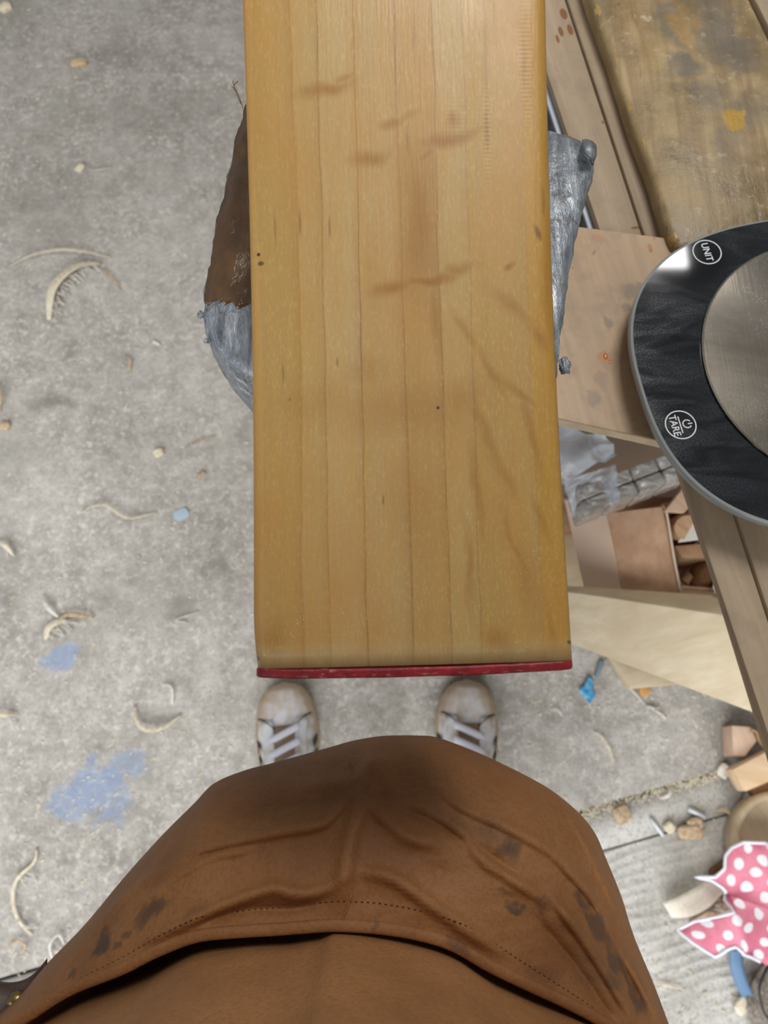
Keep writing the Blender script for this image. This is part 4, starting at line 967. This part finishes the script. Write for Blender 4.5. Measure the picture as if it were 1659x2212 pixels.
# ================================================================== SMALL THINGS ON THE FLOOR
def shav_mat(name, a, b):
    m = Mat(name, rough=.75); m.set('Base Color', m.ramp(m.noise(None, 160, 4), [(.35, b), (.62, a)])); return m.m
M_sh = shav_mat('pale_shaving', C(238, 228, 206), C(212, 194, 164)); M_sh2 = shav_mat('tan_shaving', C(214, 190, 160), C(176, 146, 112)); M_shw = shav_mat('white_shaving', C(236, 232, 224), C(214, 206, 192))
G = 'wood shavings on the concrete floor'
def shaving(pts, wd, mat, label, lift=.004, curl=1., name='wood_shaving', z0=0., fringe=0):
    P = catmull([at(a, b, z0 + .0015) for a, b in pts], 26); rows = [[], [], []]
    for i, p in enumerate(P):
        t = (P[min(25, i + 1)] - P[max(0, i - 1)]).normalized(); s = Vector((-t.y, t.x, 0)); f = i / 25
        ww = wd * (.35 + .65 * sin(pi * min(1, max(0, f * .9 + .06)))) ; h = lift * sin(pi * f) + .0006
        for k, e in enumerate((-1, 0, 1)):
            rows[k].append(p + s * e * ww / 2 + Vector((0, 0, h + (wd * .35 * curl if e < 0 else (0 if e == 0 else wd * .15)))))
    o = grid(name, rows, mat, None, thick=.0009); tag(o, label, 'wood shaving', G)
    if fringe:
        bm = bmesh.new()
        for k in range(fringe):
            p = P[random.randrange(3, 24)]; d = Vector((random.uniform(.2, 1), random.uniform(-1, .1), 0)).normalized(); l = random.uniform(.012, .034)
            tube('', catmull([p + Vector((0, 0, .001)), p + d * l * .5 + Vector((0, 0, .008)), p + d * l + Vector((random.uniform(-.006, .006), 0, .001))], 8), .0009, None, None, 4, bm)
        fo = from_bm('fringe', bm, M_shw, None); fo.parent = o; fo['kind'] = 'stuff'
    return o
shaving([(20, 577), (70, 557), (130, 546), (190, 549), (240, 558)], .008, M_sh, 'long pale shaving arcing above the frayed curl, left of the vise', .010)
shaving([(108, 692), (118, 640), (145, 604), (180, 580), (218, 573)], .022, M_sh, 'frayed curled shaving with fringe, left of the vise', .014, fringe=46)
shaving([(222, 580), (240, 600), (262, 626)], .005, M_sh2, 'thin tan splinter at the right end of the frayed curl', .004)
shaving([(270, 770), (282, 780), (280, 803)], .006, M_sh2, 'small tan hooked curl below the frayed shaving', .005)
shaving([(188, 366), (210, 370), (240, 364)], .003, M_shw, 'thin white wisp beside a pale chip, upper left floor', .003)
shaving([(175, 1108), (198, 1097), (230, 1094), (258, 1112), (285, 1122), (340, 1108)], .0055, M_sh, 'thin wavy shaving left of a bluish plastic flake', .008)
shaving([(95, 1285), (106, 1312), (128, 1335)], .007, M_shw, 'upright white stem of a forked shaving, left floor', .010)
shaving([(128, 1335), (160, 1330), (205, 1334)], .009, M_sh2, 'tan arm of a forked shaving, left floor', .012)
shaving([(100, 1382), (112, 1355), (145, 1338)], .014, M_sh, 'fan-shaped foot of a forked shaving, left floor', .006, fringe=10)
shaving([(292, 1525), (297, 1555), (320, 1577), (358, 1571), (392, 1545)], .008, M_sh, 'crescent shaving with a brown middle, left of the left trainer', .010)
shaving([(350, 1478), (370, 1484), (374, 1500), (373, 1522)], .0045, M_shw, 'thin hooked shaving just above the crescent shaving', .004)
shaving([(-14, 830), (2, 845), (4, 868), (-2, 892)], .010, M_sh2, 'brown curl cut off by the left edge, level with the vise foot', .012)
shaving([(-10, 1172), (15, 1180), (30, 1200)], .009, M_sh, 'curled shaving at the left edge, above the forked shaving', .012, fringe=4)
shaving([(-8, 1535), (14, 1545), (32, 1540)], .009, M_sh, 'bent shaving at the left edge, level with the crescent shaving', .010, fringe=4)
shaving([(80, 1832), (76, 1862), (40, 1900), (32, 1945), (45, 1990), (70, 2020)], .006, M_sh, 'long wavy strand down the lower left floor', .006, fringe=8)
shaving([(20, 2045), (40, 2030), (58, 2042), (45, 2060)], .004, M_sh2, 'small looped wisp near the lower left corner', .006)
shaving([(115, 2075), (112, 2040), (130, 2018), (140, 2040)], .004, M_shw, 'tall looped wisp beside the apron, lower left', .008, fringe=3)
shaving([(400, 968), (430, 955), (465, 942)], .003, M_sh2, 'thin straight sliver below the vise, left of the bat', .002)
shaving([(1282, 1580), (1300, 1592), (1315, 1618), (1325, 1645)], .005, M_sh, 'pale curved sliver right of the right trainer', .005)
shaving([(1190, 1532), (1205, 1534), (1214, 1548)], .004, M_shw, 'tiny white hook between the right trainer and the blue scrap', .004)
shaving([(1350, 1478), (1372, 1500), (1392, 1522)], .004, M_shw, 'white sliver crossing grit below the pale lower plank', .004)
shaving([(1395, 1525), (1408, 1530), (1420, 1535)], .005, M_shw, 'white tuft at the foot of a sliver below the lower plank', .004, fringe=5)
shaving([(1425, 1725), (1440, 1718), (1450, 1702)], .006, M_shw, 'white forked curl on the concrete strip beside the seam', .006)
shaving([(1545, 1752), (1560, 1750), (1575, 1760), (1583, 1778)], .006, M_sh2, 'tan hook shaving left of the round wooden piece', .008)
shaving([(1408, 2122), (1440, 2128), (1476, 2136)], .004, M_sh, 'straight pale splinter on the grooved concrete beside the apron', .002, z0=-.002)
shaving([(405, 1345), (380, 1340), (430, 1322)], .002, M_shw, 'faint white thread right of the forked shaving', .002)
GC = 'wood chips on the concrete floor'
def chip(px, py, l, wd, h, ang, mat, label, name='wood_chip', z0=0., cat='wood chip', g=GC):
    p = at(px, py, z0 + .0006); rows = []; Rm = Matrix.Rotation(R(ang), 3, 'Z'); sd = px * .37
    for k, z in ((.92, 0.), (1., h * .35), (.97, h * .8), (.7, h)):
        r = []
        for i in range(14):
            a = 2 * pi * i / 14; e = 3.2; f = 1 + .16 * mnoise.noise(Vector((cos(a) * 1.7, sin(a) * 1.7, sd)))
            r.append(p + Rm @ Vector((l * .5 * k * f * math.copysign(abs(cos(a)) ** (2 / e), cos(a)), wd * .5 * k * f * math.copysign(abs(sin(a)) ** (2 / e), sin(a)), z + h * .2 * mnoise.noise(Vector((i, sd, z * 90))))))
        rows.append(r)
    o = autosmooth(grid(name, rows, mat, None, True, 0, True), 35); tag(o, label, cat, g); return o
chip(170, 140, .044, .026, .012, 5, M_sh2, 'pinkish pale chip near the top, left floor')
chip(12, 20, .035, .025, .012, 40, M_sh, 'pale chip in the top left corner')
chip(174, 366, .024, .018, .008, 60, M_sh, 'pale chip with a wisp at its side, upper left floor')
chip(12, 922, .022, .018, .008, 0, M_sh2, 'tan chip at the left edge, below the brown curl')
chip(344, 980, .020, .018, .010, 30, M_sh, 'pale lump halfway between the wavy and the hooked shavings')
chip(338, 742, .018, .007, .003, -30, M_shw, 'narrow white chip left of the vise foot')
chip(436, 1026, .018, .008, .005, 35, M_sh2, 'small tan chip left of the bat, above the plastic flake')
chip(1498, 1780, .028, .022, .014, 15, M_sh2, 'tan wood chip on the strip, beside a white stick', 'wood_chip')
chip(1470, 1796, .050, .026, .014, -4, M_sh2, 'longer brown chip on the strip, below the white stick') if 0 else None
o = chip(1487, 1797, .046, .024, .016, 3, M_sh2, 'longer brown block chip on the strip, nearest the apron')
chip(1443, 1787, .018, .018, .012, 35, M_sh, 'small square pale chip touching the white stick')
chip(1342, 1760, .03, .03, .008, 20, M_sh2, 'pinkish crumbled chip by the seam, right of the apron')
chip(1390, 1492, .018, .022, .01, 0, shav_mat('orange_chip', C(220, 170, 110), C(196, 140, 84)), 'orange chip under the pale lower plank')
chip(1560, 1665, .022, .026, .012, -40, M_shw, 'white triangular chip beside the offcut plank')
chip(1600, 2170, .03, .02, .012, 40, M_sh, 'pale chip near the lower right corner', z0=-.003)
def stick(px0, py0, px1, py1, r, mat, label, name, z=.004, cat='stick', z0=0.):
    o = tube(name, [at(px0, py0, z0 + r + .0008), at((px0 + px1) / 2, (py0 + py1) / 2, z0 + r + .0014), at(px1, py1, z0 + r + .0008)], r, mat, None, 8); tag(o, label, cat); return o
M_wst = Mat('white_plastic', C(226, 230, 236), .4).m
stick(1406, 1768, 1432, 1805, .003, M_wst, 'thin white stick on the concrete strip, left of the small square chip', 'white_stick')
stick(1487, 1748, 1523, 1766, .0042, M_wst, 'thick white stick on the concrete strip, above the tan chips', 'white_stick')
# blue scrap with a grey stem
M_blue = Mat('blue_plastic', C(70, 160, 214), .35); M_blue.set('Base Color', M_blue.ramp(M_blue.noise(None, 70, 3), [(.4, C(52, 140, 204)), (.62, C(120, 196, 230))])); M_blue = M_blue.m
bs_ = thing('blue_scrap', at(1270, 1485, 0), 'crumpled bright blue plastic scrap with grey stem, below the bat corner', 'plastic scrap')
sheet('crumpled_sheet', polyat([(1250, 1492), (1262, 1480), (1270, 1462), (1282, 1470), (1280, 1484), (1286, 1502), (1274, 1520), (1264, 1508)], .006), .004, lambda x, y: .006 + .006 * abs(mnoise.noise(Vector((x * 140, y * 140, 2)))), M_blue, bs_, .001)
prism('stem', polyat([(1285, 1462), (1296, 1425), (1307, 1430), (1292, 1466)], .006), .004, Mat('grey_plastic', C(136, 148, 160), .5).m, bs_, .001)['label'] = 'flat grey stem'
o = chip(392, 1112, .032, .024, .003, 20, Mat('plastic_flake', C(176, 194, 206), .3).m, 'translucent bluish plastic flake left of the bat', 'plastic_flake', cat='plastic flake', g=None)
# triangular offcut below the lower plank
M_o2 = wood('offcut_light', C(228, 200, 164), C(208, 174, 134), None, BA + 1.2, .8, .7, .2).m
o = prism('wood_offcut', polyat([(1316, 1418), (1345, 1430), (1475, 1476), (1364, 1486)], .03), .028, M_brace, None, .002); tag(o, 'triangular pale offcut on the floor below the lower plank', 'wood offcut')
# offcut pile, lower right
o = prism('wood_offcut', polyat([(1581, 1567), (1622, 1570), (1636, 1600), (1610, 1634), (1585, 1632)], .05), .045, wood('pink_offcut', C(226, 196, 172), C(208, 174, 148), None, .4, .8, .7, .15).m, None, .002); tag(o, 'pinkish pale wood wedge beside the bench rail, lower right', 'wood offcut')
o = prism('wood_offcut', polyat([(1582, 1662), (1690, 1606), (1730, 1660), (1611, 1710)], .075), .035, M_o2, None, .002); tag(o, 'pale sawn block with straight grain at the right edge', 'wood offcut')
o = prism('wood_offcut', polyat([(1606, 1655), (1760, 1590), (1790, 1660), (1630, 1722)], .037), .034, M_offd, None, .002); tag(o, 'dark wood block lying under the pale sawn block', 'wood offcut')
arcpiece('twine', [at(1622, 1576, .056), at(1634, 1582, .056), at(1640, 1600, .056), at(1655, 1622, .056)], .004, Mat('jute', C(170, 140, 96), .9).m, 'short frayed twine end on the pinkish wedge', 'twine', None, .004, (0, 0, 1))
# round lipped wooden piece
def disc(name, px, py, z, r, h, mat, label, cat):
    c = at(px, py, z); rows = [[c + Vector((k * r * cos(2 * pi * i / 72), k * r * sin(2 * pi * i / 72), dz)) for i in range(72)] for k, dz in ((.8, -h), (.98, -h * .8), (1., -h * .2), (.97, 0.), (.86, 0.), (.82, -.012), (.02, -.014))]
    o = grid(name, rows, mat, None, True, 0, True); tag(o, label, cat); return o
disc('wooden_bowl', 1694, 1826, .05, .085, .048, wood('beech', C(198, 178, 148), C(168, 146, 116), None, .5, .4, .6, .1).m, 'round beige wooden bowl behind the pink spotted cloth, right edge', 'bowl')
crumple('grey_pebble', at(1622, 1728, .016), .013, 6, Mat('grey_lump', C(168, 160, 164), .7).m, None, (.9, 1.2, .9)); tag(bpy.context.scene.objects['grey_pebble'], 'smooth grey lump between sawn block and wooden bowl', 'lump')
# curved thick shaving
cp = catmull([at(1430, 1948, .014), at(1462, 1938, .024), at(1500, 1918, .03), at(1535, 1895, .03), at(1560, 1878, .03)], 24)
cq = catmull([at(1450, 1980, .010), at(1490, 1978, .020), at(1530, 1958, .026), at(1555, 1932, .026), at(1575, 1915, .026)], 24)
o = grid('wood_strip', [[p.lerp(q, f) + Vector((0, 0, .003 * sin(pi * f))) for p, q in zip(cp, cq)] for f in (0, .25, .5, .75, 1)], shav_mat('cream_wood', C(244, 236, 220), C(234, 222, 200)), None, thick=.006); tag(o, 'thick pale curved wood strip left of the pink cloth', 'wood strip')
o = prism('wood_offcut', polyat([(1492, 1992), (1530, 1968), (1560, 1972), (1545, 1985), (1500, 2012)], .016), .014, M_sh2, None, .002); tag(o, 'tan sliver under the lower left point of the pink cloth', 'wood offcut')
o = prism('wood_offcut', polyat([(1540, 1880), (1580, 1850), (1572, 1905), (1545, 1920)], .022), .02, M_offd, None, .002); tag(o, 'brown scrap between the curved strip and the pink cloth', 'wood offcut')
crumple('rag_scrap', at(1565, 1950, .014), .012, 12, shav_mat('dull_rag', C(186, 160, 140), C(140, 112, 92)), None, (1.2, 1, .8)); tag(bpy.context.scene.objects['rag_scrap'], 'crumpled dull brown scrap tucked against the pink cloth', 'scrap')
# pink spotted cloth with white binding
zo = [(1680, 660), (1500, 655), (1400, 700), (1350, 760), (1340, 860), (1280, 930), (1140, 937), (1250, 955), (1330, 1010), (1400, 1080), (1372, 1120), (1382, 1195), (1300, 1240), (1150, 1300), (1040, 1380), (1140, 1470), (1280, 1562), (1350, 1500), (1410, 1465), (1480, 1530), (1560, 1560), (1680, 1620), (1900, 1650), (1900, 650)]
pp = [(1200 + .2767 * x, 1640 + .2767 * y) for x, y in zo]; ZC = .10
cpoly = [at(a, b, ZC) for a, b in pp]
def ridge(px, py, pl, a, wd):
    q = Vector((px, py)); d = min((Vector(p) - q).length for p in pl); return a * math.exp(-(d / wd) ** 2)
def seg(a, b, n=16): return [(a[0] + (b[0] - a[0]) * i / n, a[1] + (b[1] - a[1]) * i / n) for i in range(n + 1)]
f1 = seg((1659, 1866), (1610, 1920)) + seg((1610, 1920), (1585, 1945)); f2 = seg((1585, 1960), (1600, 2050)); f3 = seg((1640, 1930), (1620, 2010)); f4_ = seg((1660, 1960), (1650, 2080)); f5 = seg((1520, 2030), (1580, 1980))
def clothz(x, y):
    px, py = proj((x, y, ZC)); h = ZC - .014 + .009 * mnoise.noise(Vector((x * 14, y * 14, 3))) + .004 * mnoise.noise(Vector((x * 40, y * 40, 5)))
    return h + ridge(px, py, f1, -.022, 10) + ridge(px, py, f2, .014, 12) + ridge(px, py, f3, .016, 16) + ridge(px, py, f4_, -.012, 14) + ridge(px, py, f5, .012, 18) - .04 * max(0, (1570 - px) / 80) * (1 if py > 1950 else .5)
M = Mat('pink_spotted_cotton', rough=.85)
pv = M.map(M.vadd(M.pos, M.noisec(None, 12, 2), .03), rot=(0, 0, .6), sc=(38, 38, 0))
hex_ = M.n('ShaderNodeTexVoronoi', {'Vector': pv, 'Scale': 1., 'Randomness': .18}, feature='F1').outputs['Distance']
M.set('Base Color', M.mix(M.ramp(hex_, [(.28, 1.), (.32, 0.)]), M.ramp(M.noise(None, 30, 3), [(.35, C(214, 118, 140)), (.65, C(232, 142, 162))]), C(240, 238, 240))); M.bump(M.noise(None, 300, 3), .3, .001)
pk = sheet('spotted_cloth', cpoly, .006, clothz, M.m, None, .0015); tag(pk, 'crumpled pink cloth with white spots and white binding, lower right', 'cloth')
bp_ = []
for i in range(len(cpoly) - 3):
    a, b = cpoly[i], cpoly[i + 1]; k = max(1, int((b - a).length / .006)); bp_ += [a.lerp(b, j / k) for j in range(k)]
bp_ = [Vector((p.x, p.y, clothz(p.x, p.y))) for p in bp_]
bo_ = tube('binding', bp_, .0026, Mat('white_binding', C(240, 240, 248), .8).m, None, 7); bo_.parent = pk
# blue grey strap and wires
sp2 = catmull([at(1590, 2050, .05), at(1594, 2095, .04), at(1608, 2135, .022), at(1622, 2158, .006)], 20)
o = grid('webbing_strap', [[p + Vector((dx, 0, -.002 * abs(dx) / .008)) for p in sp2] for dx in (-.011, -.004, .004, .011)], Mat('blue_grey_webbing', C(106, 136, 168), .6).m, None, thick=.0025); tag(o, 'blue-grey strap hanging out below the pink cloth', 'strap')
o = sheet('dust_sheet', polyat([(1610, 2175), (1622, 2120), (1650, 2080), (1740, 2070), (1760, 2260), (1640, 2250)], .012), .008, lambda x, y: .010 + .016 * abs(mnoise.noise(Vector((x * 30, y * 30, 8)))), shav_mat('dusty_rag', C(150, 140, 128), C(104, 94, 82)), None, .002); tag(o, 'dusty grey-brown rag at the right edge below the pink cloth', 'rag')
wp = catmull([at(1664, 2080, .03), at(1650, 2105, .036), at(1640, 2140, .036), at(1650, 2185, .03), at(1668, 2210, .03)], 24)
tube('cable', wp, .0022, Mat('black_cable', C(40, 40, 42), .5).m, None, 8); tag(bpy.context.scene.objects['cable'], 'black cable looping over the dusty rag at the right edge', 'cable')
